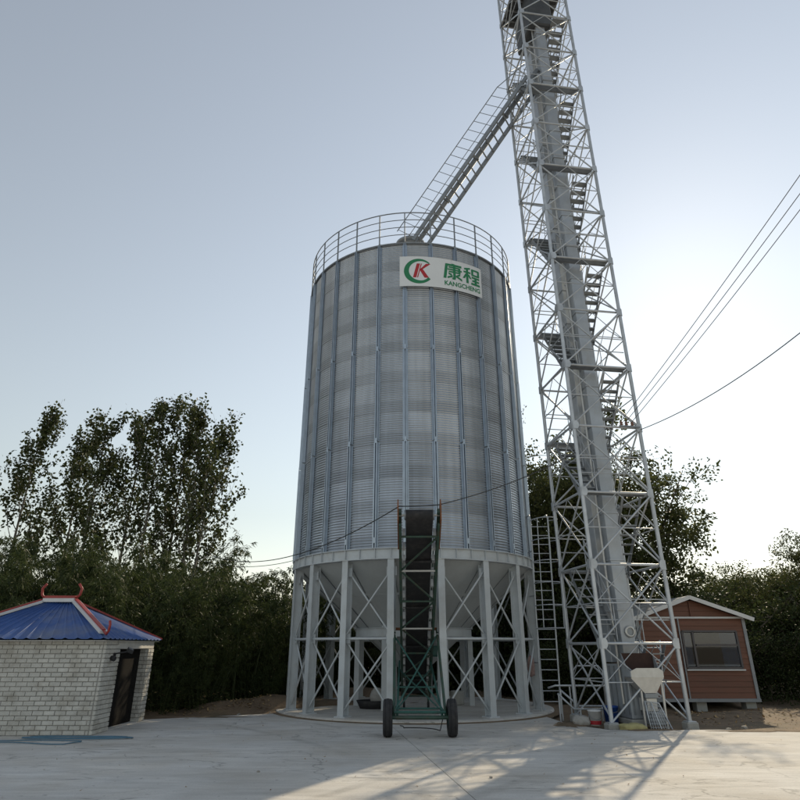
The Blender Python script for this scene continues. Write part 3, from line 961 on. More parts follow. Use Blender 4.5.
def hbox(name, u0, u1, v0, v1, z0, z1, m):
    h = Vector(((u1 - u0) / 2, (v1 - v0) / 2, (z1 - z0) / 2))
    return bevel_box(name, -h, h, m, hop, .006, Matrix.Translation(TP((u0 + u1) / 2, (v0 + v1) / 2, (z0 + z1) / 2)) @ Matrix.Rotation(TA, 4, 'Z'))
hbox('slide_gate', -.08, .22, -.98, -.70, .56, .652, 'zinc_dark')
hbox('feed_spout', -.05, .19, -.94, -.60, .30, .555, 'bright_steel')
hbox('motor_cover', -.02, .28, -1.02, -.66, .04, .295, 'zinc_dark')
hbox('support_leg', -.16, -.12, -.94, -.90, 0.0, .72, 'bright_steel')
hbox('support_leg', .34, .38, -.94, -.90, -.06, .96, 'bright_steel')

# ================================================================== SPOUT CATWALK from tower to silo roof
cw = thing('spout_catwalk', 'inclined steel catwalk with grain spout from tower to silo roof', 'catwalk', (0.9, 17.6, 14.6))
CD = Vector((-3.33, 2.0, -4.3)).normalized()
CS = Vector((4.60, 15.36, 19.92)); CE = CS + CD * 6.85
CW = Vector((-CD.y, CD.x, 0)).normalized()      # toward the camera side
if CW.y > 0: CW = -CW
CN = CD.cross(CW).normalized()
if CN.z < 0: CN = -CN
mid0 = CS - CW * 0.0
for s_ in (-.375, .375):
    bar('side_beam', CS + CW * s_, CE + CW * s_, .055, .15, 'zinc_dark', cw, up=CN)
LN = (CE - CS).length
nr = 20
for i in range(nr):
    p = CS + CD * (LN * (i + .5) / nr)
    bar('cross_bar', p - CW * .345 - CN * .05, p + CW * .345 - CN * .05, .045, .03, 'zinc_dark', cw, up=CN)
tube_path('grain_spout', [CS - CD * .5 + CN * .02 + CW * .10, CE + CN * .02 + CW * .10, CE + CD * .3 + CN * .02 + CW * .10], .085, 'zinc_dark', cw, 14)
for i in range(3):
    p = CS + CD * (1.4 + i * 1.8) + CN * .02 + CW * .10
    rod('spout_flange', p, p + CD * .05, .12, 'zinc_dark', cw, 16)
hr = .88
P0 = CS + CD * .65 + CW * .40
def rail_at(h): return [CS + CW * .40 + CN * .05 + Vector((0, 0, .55 * h / hr)), P0 + CN * h, CE + CW * .40 + CN * h]
tube_path('handrail', rail_at(hr), .016, 'zinc_dark', cw, 6)
tube_path('handrail', [P0 + CN * .26, CE + CW * .40 + CN * .26], .012, 'zinc_dark', cw, 6)
for i in range(1, 19):
    p = CS + CD * (.65 + (LN - .65) * (i - 1) / 17.2) + CW * .40
    rod('rail_post', p, p + CN * hr, .011, 'zinc_dark', cw, 6)

# ================================================================== CAGED LADDER beside the silo
lad = thing('caged_ladder', 'narrow steel ladder with safety hoops between silo and tower', 'ladder', (4.05, 17.4, 0))
LX, LY = 3.90, 17.35
lw = .25
def LP(x, y, z): return Vector((LX + x + .022 * z, LY + y, z))
for s_ in (-1, 1):
    rod('side_rail', LP(s_ * lw, 0, .0), LP(s_ * lw, 0, 5.0), .022, 'zinc_tower', lad)
for i in range(19): rod('rung', LP(-lw, 0, .28 + i * .25), LP(lw, 0, .28 + i * .25), .013, 'zinc_tower', lad, 6)
hoop = lambda z: [LP(-lw, 0, z)] + [LP(.12 - .40 * math.cos(math.pi * j / 8) * .95 + .0, -.58 * math.sin(math.pi * j / 8), z) for j in range(1, 8)] + [LP(lw, 0, z)]
for i in range(6): tube_path('cage_hoop', hoop(2.05 + i * .58), .014, 'zinc_tower', lad, 6)
for j in (2, 4, 6): rod('cage_strap', hoop(2.05)[j], hoop(2.05 + 5 * .58)[j], .012, 'zinc_tower', lad, 6)
for s_ in (-1, 1): tube_path('grab_rail', [LP(s_ * lw, 0, 5.0), LP(s_ * lw, .15, 5.15), LP(s_ * lw, .5, 5.15)], .018, 'zinc_tower', lad, 6)
for zz in (1.2, 2.9, 4.1): bar('wall_bracket', LP(-lw, 0, zz), polar(SR + (.0 if zz > 3.6 else -.05), 68, zz), .03, .03, 'zinc_tower', lad)

# low pipe guard lying by the ladder foot
gr = thing('pipe_guard', 'low bent pipe guard rail on the ground behind the tower', 'guard rail', (4.6, 16.9, 0))
tube_path('top_pipe', [(3.78, 17.0, .62), (3.95, 16.9, .68), (5.3, 16.75, .68)], .024, 'zinc_tower', gr)
tube_path('side_pipe', [(3.80, 16.1, .55), (4.15, 16.05, .22), (5.2, 16.0, .22)], .024, 'zinc_tower', gr)
tube_path('side_pipe', [(3.95, 16.5, .62), (4.35, 16.35, .26), (5.1, 16.3, .26)], .024, 'zinc_tower', gr)
for x, y, zz in ((4.3, 16.87, .68), (5.2, 16.76, .68), (4.3, 16.04, .22), (5.1, 16.01, .22), (3.82, 16.08, .53), (4.9, 16.31, .26), (3.97, 16.48, .60)):
    rod('stub_post', (x, y, -.08), (x, y, zz), .02, 'zinc_tower', gr)
hp_ = thing('pipe_hoop', 'upright bent pipe hoop standing behind the lattice tower', 'hoop', (4.9, 17.6, 0))
tube_path('hoop_pipe', [(4.62, 17.6, -.08), (4.62, 17.6, 1.0), (4.72, 17.6, 1.12), (5.3, 17.6, 1.12), (5.4, 17.6, 1.0), (5.4, 17.6, -.08)], .022, 'zinc_tower', hp_)

# short wooden-rung ladder right of the hopper
sl_ = thing('short_ladder', 'short grey steel ladder leaning behind the intake hopper', 'ladder', (6.2, 16.2, 0))
for s_ in (0, .46):
    rod('side_rail', (6.02 + s_, 16.5, -.08), (6.32 + s_, 16.9, 1.75), .022, 'zinc_tower', sl_)
for i in range(6):
    t = .1 + i * .16
    rod('rung', (6.02 + .30 * t, 16.5 + .4 * t, 1.8 * t - .05), (6.48 + .30 * t, 16.5 + .4 * t, 1.8 * t - .05), .014, 'zinc_tower', sl_)

# ================================================================== MOBILE BELT CONVEYOR
cv = thing('belt_conveyor', 'dark green mobile belt conveyor rising from under the silo on two wheels', 'conveyor', (.36, 13.1, 0))
CX0, CX1 = .44, .385      # centre line x at tail / head
TAIL = Vector((CX0, 19.0, .42)); HEAD = Vector((CX1, 11.9, 4.06))
bd = (HEAD - TAIL).normalized(); BL = (HEAD - TAIL).length
bx = Vector((1, 0, 0)); bx = (bx - bd * bx.dot(bd)).normalized()
bn = bx.cross(bd).normalized()
if bn.z < 0: bn = -bn
def BP(x, s, n): return TAIL + bx * x + bd * s + bn * n
HWD = .385
for s_ in (-1, 1):
    bar('bottom_chord', BP(s_ * HWD, .35, -.30), BP(s_ * HWD, BL - .15, -.17), .05, .05, 'dark_green_paint', cv, up=bn)
    bar('top_chord', BP(s_ * HWD, 0, .05), BP(s_ * HWD, BL, .05), .06, .10, 'dark_green_paint', cv, up=bn)
    nseg = 6
    for i in range(nseg + 1):
        t = i / nseg
        s0 = .4 + (BL - .7) * t
        nb = -.30 + .13 * t
        bar('web_post', BP(s_ * HWD, s0, nb + .02), BP(s_ * HWD, s0, .0), .03, .03, 'dark_green_paint', cv, up=bx)
for i in range(7):
    t = i / 6
    s0 = .4 + (BL - .95) * t
    nb = -.30 + .13 * t
    rod('cross_member', BP(-HWD, s0, nb), BP(HWD, s0, nb), .024, 'bright_steel' if i in (3, 5) else 'dark_green_paint', cv)
    if i < 6:
        s1 = .4 + (BL - .95) * (i + 1) / 6
        nb1 = -.30 + .13 * (i + 1) / 6
        sg = 1 if i % 2 else -1
        rod('lattice_brace', BP(-sg * HWD, s0, nb), BP(sg * HWD, s1, nb1), .022, 'dark_green_paint', cv)
# belt: troughed upper run and flat return run round end drums
def belt():
    v, f = [], []
    hw = .27
    secs = []
    r = .11
    for i in range(9): secs.append((.1 + (BL - .2) * i / 8, .02 - r))        # return run, tail to head
    for j in range(1, 7):
        a = -math.pi / 2 + math.pi * j / 7
        secs.append((BL - .1 + r * math.cos(a), .02 + r * math.sin(a)))
    for i in range(9): secs.append((BL - .1 - (BL - .2) * i / 8, .02 + r))
    for j in range(1, 7):
        a = math.pi / 2 + math.pi * j / 7
        secs.append((.1 + r * math.cos(a), .02 + r * math.sin(a)))
    for s0, n0 in secs:
        v.append(BP(-hw, s0, n0)); v.append(BP(hw, s0, n0))
    n = len(secs)
    for i in range(n): f.append((2 * i, 2 * i + 1, 2 * ((i + 1) % n) + 1, 2 * ((i + 1) % n)))
    return mesh_obj('belt', pydata('belt', v, f, 'rubber', True), None, cv)
belt()
for s0 in (.1, BL - .1):
    rod('drum', BP(-.30, s0, .02), BP(.30, s0, .02), .10, 'zinc_dark', cv, 20)
    rod('drum_shaft', BP(-.41, s0, .02), BP(.41, s0, .02), .025, 'bright_steel', cv, 10)
for i in range(16):
    s0 = .55 + (BL - 1.1) * i / 15
    if i % 4 == 1: rod('return_roller', BP(-.34, s0, -.135), BP(.34, s0, -.135), .028, 'rubber', cv, 10)
    for s_ in (-1, 1):
        bar('roller_bracket', BP(s_ * .315, s0, -.16), BP(s_ * .315, s0, .02), .05, .06, 'bright_steel', cv, up=bx)
for s_ in (-1, 1):      # rusty head guards and belt skirts
    bm = bmesh.new()
    poly = [(-1.05, -.12), (-.02, -.16), (.14, .06), (.10, .26), (-.25, .30), (-1.05, .16)]
    vv = [bm.verts.new(BP(s_ * .425 + o_, BL + s0, n0)) for o_ in (-.012, .012) for s0, n0 in poly]
    n = len(poly)
    bm.faces.new(vv[:n]); bm.faces.new(vv[n:][::-1])
    for i in range(n): bm.faces.new((vv[i], vv[(i + 1) % n], vv[n + (i + 1) % n], vv[n + i]))
    mesh_obj('head_guard', bm_mesh('head_guard', bm, 'rust'), None, cv)
    bar('belt_skirt', BP(s_ * .33, .2, .24), BP(s_ * .33, BL - 1.1, .24), .012, .22, 'dark_green_paint', cv, up=bn)
# undercarriage
AY, AXW = 13.07, .56
ax = CX1 + .0
rod('axle', (ax - .60, AY, .33), (ax + .60, AY, .33), .035, 'dark_green_paint', cv, 12)
def wheel(x, sgn):
    M = Matrix.Translation((x, AY, .33)) @ Matrix.Rotation(R(90), 4, 'Y')
    w = lathe('tyre', [(.20, -.075), (.25, -.088), (.29, -.09), (.318, -.078), (.33, -.05), (.322, -.046), (.322, -.036), (.332, -.03), (.332, .03), (.322, .036), (.322, .046), (.33, .05), (.318, .078), (.29, .09), (.25, .088), (.20, .075)], 'rubber', cv, 36, M)
    lathe('rim', [(.001, sgn * .05), (.06, sgn * .055), (.07, sgn * .02), (.17, sgn * .01), (.185, sgn * .06), (.205, sgn * .07), (.205, -sgn * .07), (.18, -sgn * .06), (.16, -sgn * .02), (.001, -sgn * .02)], 'teal_paint', w, 24, M)
wheel(ax - .62, -1); wheel(ax + .62, 1)
FT = [Vector((ax - .52, 15.85, 2.0)), Vector((ax + .52, 15.85, 2.0))]
FB = [Vector((ax - .50, AY, .36)), Vector((ax + .50, AY, .36))]
for a, b in zip(FB, FT): rod('frame_leg', a, b, .03, 'dark_green_paint', cv, 10)
rod('frame_bar', FT[0] - Vector((.08, 0, 0)), FT[1] + Vector((.08, 0, 0)), .035, 'rust', cv, 10)
rod('frame_bar', FB[0] + Vector((0, .02, .06)), FB[1] + Vector((0, .02, .06)), .026, 'teal_paint', cv, 10)
def lerp(a, b, t): return a + (b - a) * t
rod('frame_brace', lerp(FB[0], FT[0], .04), lerp(FB[1], FT[1], .92), .018, 'teal_paint', cv)
rod('frame_brace', lerp(FB[1], FT[1], .04) + Vector((0, 0, -.04)), lerp(FB[0], FT[0], .92) + Vector((0, 0, -.04)), .018, 'teal_paint', cv)
IT = [Vector((ax - .40, 16.9, 1.25)), Vector((ax + .40, 16.9, 1.25))]
IB = [Vector((ax - .44, AY + .06, .36)), Vector((ax + .44, AY + .06, .36))]
for a, b in zip(IB, IT): rod('lift_strut', a, b, .024, 'teal_paint', cv)
for t in (.10, .45): rod('frame_bar', lerp(IB[0], IT[0], t), lerp(IB[1], IT[1], t), .018, 'teal_paint', cv)
rod('frame_brace', lerp(IB[0], IT[0], .1), lerp(IB[1], IT[1], .85), .015, 'teal_paint', cv)
rod('frame_brace', lerp(IB[1], IT[1], .1) + Vector((0, 0, -.035)), lerp(IB[0], IT[0], .85) + Vector((0, 0, -.035)), .015, 'teal_paint', cv)
# tail castors and feed box
for s_ in (-1, 1):
    rod('castor_leg', (CX0 + s_ * .33, 18.3, .6), (CX0 + s_ * .33, 18.3, .20), .025, 'dark_green_paint', cv)
    rod('castor_wheel', (CX0 + s_ * .33 - .03, 18.3, .13), (CX0 + s_ * .33 + .03, 18.3, .13), .08, 'rubber', cv, 18)
bar('feed_box_side', BP(-.36, .1, .33), BP(-.36, 1.3, .33), .012, .36, 'dark_green_paint', cv, up=bn)
bar('feed_box_side', BP(.36, .1, .33), BP(.36, 1.3, .33), .012, .36, 'dark_green_paint', cv, up=bn)
bevel_box('motor', (ax + .44, 17.2, 1.35), (ax + .70, 17.6, 1.62), 'teal_paint', cv, .04)

# ================================================================== BLOCK SHED with blue roof (left)
shed = thing('block_shed', 'low whitewashed block shed with blue metal roof at left edge', 'shed', (-6.9, 14.6, 0))
SX1, SX0, SY0, SY1, SH = -6.0, -9.2, 13.25, 15.85, 1.72
D0, D1 = 13.97, 15.52      # door opening in the wall facing the yard
TH = .24
def mortar_wall(x0, x1, y0, y1, z1=SH):
    return bevel_box('mortar_core', (x0 + .012, y0 + .012, 0), (x1 - .012, y1 - .012, z1 - .004), 'mortar', shed, 0)
mortar_wall(SX1 - TH, SX1, SY0 + TH, D0); mortar_wall(SX1 - TH, SX1, D1, SY1)
mortar_wall(SX0, SX1, SY0, SY0 + TH)
mortar_wall(SX0, SX1 - TH, SY1 - TH, SY1)
mortar_wall(SX0, SX0 + TH, SY0 + TH, SY1 - TH)
bevel_box('lintel', (SX1 - TH + .004, D0 - .12, SH - .17), (SX1 + .004, SY1 - .02, SH - .006), 'lintel', shed, .01)
bevel_box('floor_slab', (SX0 + .2, SY0 + .2, -.05), (SX1 - .01, SY1 - .2, .012), 'yard_concrete', shed, 0)
shade_panel_ = bevel_box('shade_panel', (SX1 - TH + .02, D0 + .01, .02), (SX1 - TH + .06, D1 - .01, SH - .175), 'dark_interior', shed, .004)  # near-black sheet across the open doorway, standing in for the shade inside
BLN, BHT = .22, .086
def brick_mesh(l, d, h):
    bm = bmesh.new(); bmesh.ops.create_cube(bm, size=1)
    for v in bm.verts: v.co = Vector((v.co.x * l, v.co.y * d, v.co.z * h))
    bmesh.ops.bevel(bm, geom=[e for e in bm.edges], offset=.007, segments=1, affect='EDGES')
    return bm_mesh('brick', bm, 'block_paint')
bricks = {}
rest = []
def lay(p0, direction, length, z_top, inward, skip=None):
    """one face of coursed bricks, each its own piece"""
    d = Vector(direction); inn = Vector(inward)
    ang = math.atan2(d.y, d.x)
    rows = int(z_top / BHT)
    for r_ in range(rows):
        s = -(BLN / 2 if r_ % 2 else 0)
        z = (r_ + .5) * BHT
        while s < length - .02:
            a, b = max(s, 0), min(s + BLN, length)
            s += BLN
            if b - a < .04: continue
            c = (a + b) / 2
            if skip and skip(c, z): continue
            if p0[0] == SX0 and c < 1.9:
                rest.append((Vector(p0) + d * c + inn * .022 + Vector((0, 0, z)), b - a - .012)); continue
            key = round(b - a - .012, 3)
            if key not in bricks: bricks[key] = brick_mesh(key, .06, BHT - .013)
            pos = Vector(p0) + d * c + inn * (.022 + rnd.uniform(-.004, .004)) + Vector((0, 0, z))
            mesh_obj('brick', bricks[key], None, shed, Matrix.Translation(pos) @ Matrix.Rotation(ang + rnd.uniform(-.006, .006), 4, 'Z'))
lay((SX1, SY0, 0), (0, 1, 0), D0 - SY0, SH - .0, (-1, 0, 0), lambda c, z: z > SH - .18 and c > D0 - SY0 - .13)
lay((SX1, D1, 0), (0, 1, 0), SY1 - D1, SH - .0, (-1, 0, 0), lambda c, z: z > SH - .18 and c < .42)
lay((SX1 - TH + .03, D1, 0), (1, 0, 0), TH - .06, SH - .17, (0, 1, 0))
lay((SX0, SY0, 0), (1, 0, 0), SX1 - SX0 - .055, SH - .0, (0, 1, 0))
bm = bmesh.new()          # far part of the front wall, one joined part
for p, l in rest:
    r_ = bmesh.ops.create_cube(bm, size=1)
    for v in r_['verts']: v.co = Vector((v.co.x * l, v.co.y * .06, v.co.z * (BHT - .013))) + p
tag(mesh_obj('brickwork', bm_mesh('brickwork', bm, 'block_paint'), None, shed), kind='stuff')
# roof: hipped, ribbed sheets, red ridge trims
EZ, RZ, OV = SH + .02, SH + .80, .30
ex0, ex1, ey0, ey1 = SX0 - OV, SX1 + .11, SY0 - .26, SY1 + .14
cy = (ey0 + ey1) / 2
rx0, rx1 = ex0 + 1.35, ex1 - 1.55
def roof_face(name, c, nstrip):
    """ribbed sheet strips running down one slope; c = (eaveA, eaveB, ridgeB, ridgeA)"""
    ea, eb, rb, ra = [Vector(p) for p in c]
    nrm = (eb - ea).cross(ra - ea).normalized()
    if nrm.z < 0: nrm = -nrm
    for i in range(nstrip):
        pts = []
        for t in np.linspace(i / nstrip, (i + 1) / nstrip, 5):
            pts.append((lerp(ea, eb, t), lerp(ra, rb, t)))
        hts = [0, 0, .0, .028, 0]
        v, f = [], []
        for (e, r_), h in zip(pts, hts):
            v.append(e + nrm * h); v.append(r_ + nrm * h * (1 if (ra - rb).length > .3 else .2))
        for j in range(4): f.append((2 * j, 2 * j + 2, 2 * j + 3, 2 * j + 1))
        k = len(v)
        mesh_obj('roof_sheet', pydata('roof_sheet', v, f, 'blue_roof'), None, shed)
E = [(ex1, ey0, EZ), (ex1, ey1, EZ), (ex0, ey1, EZ), (ex0, ey0, EZ)]
RA, RB = (rx1, cy, RZ), (rx0, cy, RZ)
roof_face('roof', (E[0], E[1], RA, RA), 14)
roof_face('roof', (E[2], E[3], RB, RB), 8)
roof_face('roof', (E[3], E[0], RA, RB), 14)
roof_face('roof', (E[1], E[2], RB, RA), 10)
bevel_box('soffit', (ex0 + .04, ey0 + .04, EZ - .035), (ex1 - .04, ey1 - .04, EZ - .022), 'lintel', shed, 0)
UPZ = Vector((0, 0, 1))
def hip(e, r_, far=False):
    e, r_ = Vector(e), Vector(r_)
    out = (e - r_); out.z = 0; out.normalize()
    a = lerp(r_, e, .03) + UPZ * .05; b = lerp(r_, e, .90) + UPZ * .05
    if far:
        bar('ridge_cap', a, e + UPZ * .03, .07, .035, 'red_trim', shed); return
    bar('ridge_trim', a, b, .16, .055, 'white_trim', shed)
    bar('ridge_cap', a + UPZ * .045, b + UPZ * .045, .07, .035, 'red_trim', shed)
    pts = [b + UPZ * .03, lerp(r_, e, .97) + UPZ * .07, e + UPZ * .15 + out * .02, e + UPZ * .27 + out * .05, e + UPZ * .34 + out * .01]
    tube_path('ridge_finial', pts, .026, 'red_trim', shed, 8)
for e, r_ in ((E[0], RA), (E[1], RA), (E[2], RB), (E[3], RB)): hip(e, r_, e == E[1])
bar('ridge_trim', Vector(RB) + UPZ * .06, Vector(RA) + UPZ * .06, .16, .08, 'white_trim', shed)
bar('ridge_cap', Vector(RB) + UPZ * .13, Vector(RA) + UPZ * .13, .07, .06, 'red_trim', shed)
for r_, s_ in ((RA, 1), (RB, -1)):
    p = Vector(r_)
    tube_path('ridge_finial', [p + UPZ * .1, p + UPZ * .18 + Vector((s_ * .08, 0, 0)), p + UPZ * .32 + Vector((s_ * .10, 0, 0)), p + UPZ * .42 + Vector((s_ * .02, 0, 0))], .028, 'red_trim', shed, 8)

lamp = thing('flood_lamp', 'small black flood lamp on a bracket at the shed doorway', 'lamp', (-5.97, 13.8, 1.45))
rod('bracket', (-6.0, 13.72, 1.46), (-5.76, 13.80, 1.50), .014, 'black_plastic', lamp)
bevel_box('lamp_head', (-.06, -.09, -.04), (.06, .09, .04), 'black_plastic', lamp, .01, Matrix.Translation((-5.74, 13.85, 1.52)) @ Matrix.Rotation(R(25), 4, 'Y') @ Matrix.Rotation(R(30), 4, 'Z'))
rod('wall_plate', (-6.005, 13.68, 1.42), (-5.975, 13.68, 1.42), .06, 'black_plastic', lamp, 14)
rod('speaker_cone', (-5.98, 13.55, 1.38), (-5.90, 13.53, 1.36), .05, 'black_plastic', lamp, 14)

# ================================================================== TIMBER-CLAD CABIN (right)
cab = thing('timber_cabin', 'brown clapboard cabin with white trimmed gable behind the tower', 'cabin', (8.8, 19.2, 0))
KX0, KX1, KY0, KY1 = 7.05, 10.30, 19.15, 24.2
KB, KE, KR = .20, 2.38, 2.93
bevel_box('wall_core', (KX0 + .04, KY0 + .04, KB), (KX1 - .04, KY1 - .04, KE), 'dark_interior', cab, 0)
bevel_box('base_frame', (KX0 - .02, KY0 - .03, KB - .07), (KX1 + .02, KY1 + .03, KB + .02), 'zinc_dark', cab, .005)
for x in (KX0 + .2, (KX0 + KX1) / 2, KX1 - .2):
    for y in (KY0 + .3, KY1 - .3):
        bevel_box('support_block', (x - .15, y - .15, -.2), (x + .15, y + .15, KB - .072), 'concrete_post', cab, .01)
WX0, WX1, WZ0, WZ1 = 8.38, 9.98, 1.02, 2.02      # window
bh = .15
def board(x0, x1, z0, z1, face):
    """lap board, thicker at its lower edge"""
    v = []
    for x in (x0, x1):
        for off, z in ((.0, z0), (-.030, z0), (-.014, z1), (.0, z1)): v.append((x, off, z))
    f = [(0, 1, 2, 3), (7, 6, 5, 4), (0, 4, 5, 1), (1, 5, 6, 2), (2, 6, 7, 3), (3, 7, 4, 0)]
    me = pydata('siding_board', v, f, 'siding')
    if face == 'front': M = Matrix.Translation((0, KY0 + .04, 0))
    else: M = Matrix.Translation((KX0 + .04, 0, 0)) @ Matrix.Rotation(R(-90), 4, 'Z')
    mesh_obj('siding_board', me, None, cab, M)
z = KB + .022
while z < KE - .02:
    z1 = min(z + bh - .004, KE)
    if z1 > WZ0 and z < WZ1:
        board(KX0 + .08, WX0, z, z1, 'front'); board(WX1, KX1 - .08, z, z1, 'front')
    else: board(KX0 + .08, KX1 - .08, z, z1, 'front')
    board(-(KY1 - .08), -(KY0 + .08), z, z1, 'side')
    z += bh
# gable boards, stepped in along the roof line
xm = (KX0 + KX1) / 2
def gx(z): return (KX1 - KX0) / 2 * (1 - (z - KE) / (KR - KE + .02)) - .03
z = KE + .055
while z < KR - .1:
    z1 = min(z + bh - .004, KR - .04)
    half0, half1 = gx(z), max(gx(z1), .02)
    v = []
    for off in (0, -.028):
        v += [(xm - half0, off, z), (xm + half0, off, z), (xm + half1, off * .5, z1), (xm - half1, off * .5, z1)]
    f = [(0, 1, 2, 3), (7, 6, 5, 4), (0, 4, 5, 1), (1, 5, 6, 2), (2, 6, 7, 3), (3, 7, 4, 0)]
    mesh_obj('siding_board', pydata('siding_board', v, f, 'siding'), None, cab, Matrix.Translation((0, KY0 + .04, 0)))
    z += bh
bar('trim_band', (KX0, KY0 + .0, KE + .02), (KX1, KY0 + .0, KE + .02), .05, .05, 'white_trim', cab)
for x in (KX0 + .04, KX1 - .04): bar('corner_post', (x, KY0 + .03, KB), (x, KY0 + .03, KE), .09, .09, 'zinc_dark', cab, up=(0, 1, 0))
bar('batten', (xm + .05, KY0, KE + .05), (xm + .05, KY0, KR - .08), .03, .05, 'siding', cab, up=(0, 1, 0))
for x in (8.30,): bar('down_pipe', (x, KY0 - .02, KB), (x, KY0 - .02, KE), .035, .035, 'zinc_dark', cab, up=(0, 1, 0))
for sgn in (-1, 1):
    e0 = Vector((xm + sgn * ((KX1 - KX0) / 2 + .18), 0, KE - .03)); r0 = Vector((xm, 0, KR + .05))
    for i in range(6):
        y0 = KY0 - .2 + i * (KY1 - KY0 + .4) / 6; y1 = y0 + (KY1 - KY0 + .4) / 6 - .006
        v = [e0 + Vector((0, y0, 0)), r0 + Vector((0, y0, 0)), r0 + Vector((0, y1, 0)), e0 + Vector((0, y1, 0))]
        v = v + [p + Vector((0, 0, .035)) for p in v]
        f = [(0, 1, 2, 3), (7, 6, 5, 4), (0, 4, 5, 1), (1, 5, 6, 2), (2, 6, 7, 3), (3, 7, 4, 0)]
        mesh_obj('roof_panel', pydata('roof_panel', v, f, 'zinc'), None, cab)
    bar('barge_board', e0 + Vector((0, KY0 - .225, -.01)), r0 + Vector((0, KY0 - .225, -.01)), .03, .11, 'white_trim', cab, up=(0, 0, 1))
# gable core
v = [(xm - gx(KE) - .0, y, KE) for y in (KY0 + .045, KY1 - .045)] + [(xm + gx(KE), y, KE) for y in (KY0 + .045, KY1 - .045)] + [(xm, y, KR) for y in (KY0 + .045, KY1 - .045)]
mesh_obj('gable_core', pydata('gable_core', v, [(0, 2, 4), (3, 1, 5), (0, 4, 5, 1), (2, 3, 5, 4), (0, 1, 3, 2)], 'dark_interior'), None, cab)
win = bevel_box('window', (WX0 + .04, KY0 + .01, WZ0 + .04), (WX1 - .04, KY0 + .022, WZ1 - .04), 'window_glass', cab, 0)
for a, b in (((WX0, WZ0), (WX1, WZ0)), ((WX0, WZ1), (WX1, WZ1)), ((WX0, WZ0), (WX0, WZ1)), ((WX1, WZ0), (WX1, WZ1)), ((WX0 + .30, WZ0), (WX0 + .30, WZ1)), ((WX0 + .36, WZ0 + .62), (WX1, WZ0 + .62))):
    bar('frame', (a[0], KY0 + .0 , a[1]), (b[0], KY0 + .0, b[1]), .055, .05, 'window_frame', win, up=(0, 1, 0))
def curtain(x0, x1, n):
    v, f = [], []
    for i in range(n + 1):
        x = x0 + (x1 - x0) * i / n
        y = KY0 + .032 + (.004 if i % 2 else -.004)
        v += [(x, y, WZ0 + .04), (x + .02 * math.sin(i), y, WZ1 - .04)]
    for i in range(n): f.append((2 * i, 2 * i + 2, 2 * i + 3, 2 * i + 1))
    mesh_obj('curtain', pydata('curtain', v, f, 'curtain', True), None, cab)
curtain(WX0 + .03, WX0 + .24, 7); curtain(WX1 - .50, WX1 - .03, 14)
bar('sill', (WX0 - .05, KY0 - .02, WZ0 - .05), (WX1 + .05, KY0 - .02, WZ0 - .05), .10, .035, 'white_trim', cab)

# ================================================================== SMALL THINGS on the ground
def bucket(name, label, x, y, r, h, m1, m2):
    t = thing(name, label, 'bucket', (x, y, 0))
    M = Matrix.Translation((x, y, -.055 if y > 15 else .0))
    lathe('body', [(.001, .0), (r * .82, .0), (r * .98, h), (r * 1.03, h), (r * 1.03, h - .02)], m1, t, 24, M)
    lathe('inside', [(r * .95, h - .005), (r * .80, .02), (.001, .02)], m1, t, 24, M)
    if m2: lathe('band', [(r * .825, .02), (r * .875, h * .32)], m2, t, 24, M @ Matrix.Diagonal((1.02, 1.02, 1, 1)))
    pts = [(x + r * math.cos(a), y + .02, (.0) + h - .03 - .10 * math.sin(a)) for a in np.linspace(0, math.pi, 9)]
    tube_path('handle', [(p[0], y - r * 1.02 * math.sin(math.acos(max(-1, min(1, (p[0] - x) / r)))), p[2] - .05) for p in pts], .006, 'zinc_dark', t, 5)
bucket('paint_bucket', 'white bucket with red bottom band at the tower foot', 4.30, 14.92, .145, .30, 'white_plastic', 'red_plastic')
bucket('blue_bucket', 'plain blue bucket behind the front tower leg', 4.80, 15.35, .17, .40, 'blue_plastic', None)

def sack(name, label, loc, size, m, seed, cat='sack'):
    bm = bmesh.new()
    bmesh.ops.create_cube(bm, size=1)
    bmesh.ops.subdivide_edges(bm, edges=bm.edges[:], cuts=5, use_grid_fill=True)
    rg = random.Random(seed)
    k = [rg.uniform(0, 6) for _ in range(6)]
    for v in bm.verts:
        p = v.co * 2
        q = Vector((p.x * math.sqrt(max(0, 1 - p.y ** 2 * .18 - p.z ** 2 * .15)), p.y * math.sqrt(max(0, 1 - p.x ** 2 * .18 - p.z ** 2 * .3)), p.z * math.sqrt(max(0, 1 - p.x ** 2 * .45 - p.y ** 2 * .40))))
        w = 1 + .09 * math.sin(5 * q.x + k[0] + 2 * q.y) + .07 * math.sin(7 * q.y + k[1]) + .05 * math.sin(9 * q.x - 6 * q.z + k[2])
        v.co = Vector((q.x * size[0] / 2 * w, q.y * size[1] / 2 * w, max(-size[2] / 2, q.z * size[2] / 2 * w)))
    me = bm_mesh(name, bm, m, True)
    o = mesh_obj(name, me, None, None, Matrix.Translation(Vector(loc) + Vector((0, 0, size[2] / 2))) @ Matrix.Rotation(rg.uniform(-.3, .3), 4, 'Z'))
    return tag(o, label, cat)
sack('yellow_sack', 'yellowish woven sack lying below the intake hopper', (4.88, 14.25, -.06), (.48, .36, .17), 'sack_yellow', 2)
sack('grey_sack', 'crumpled pale sack beside the white and red bucket', (4.0, 15.0, -.05), (.36, .30, .24), 'sack_grey', 5)
o = sack('hanging_rag', 'crumpled pinkish rag tied to the right silo leg', (polar(SR - .12, 70, 0).x - .1, polar(SR - .12, 70, 0).y - .22, .85), (.17, .14, .50), 'cloth_pink', 9, 'rag')

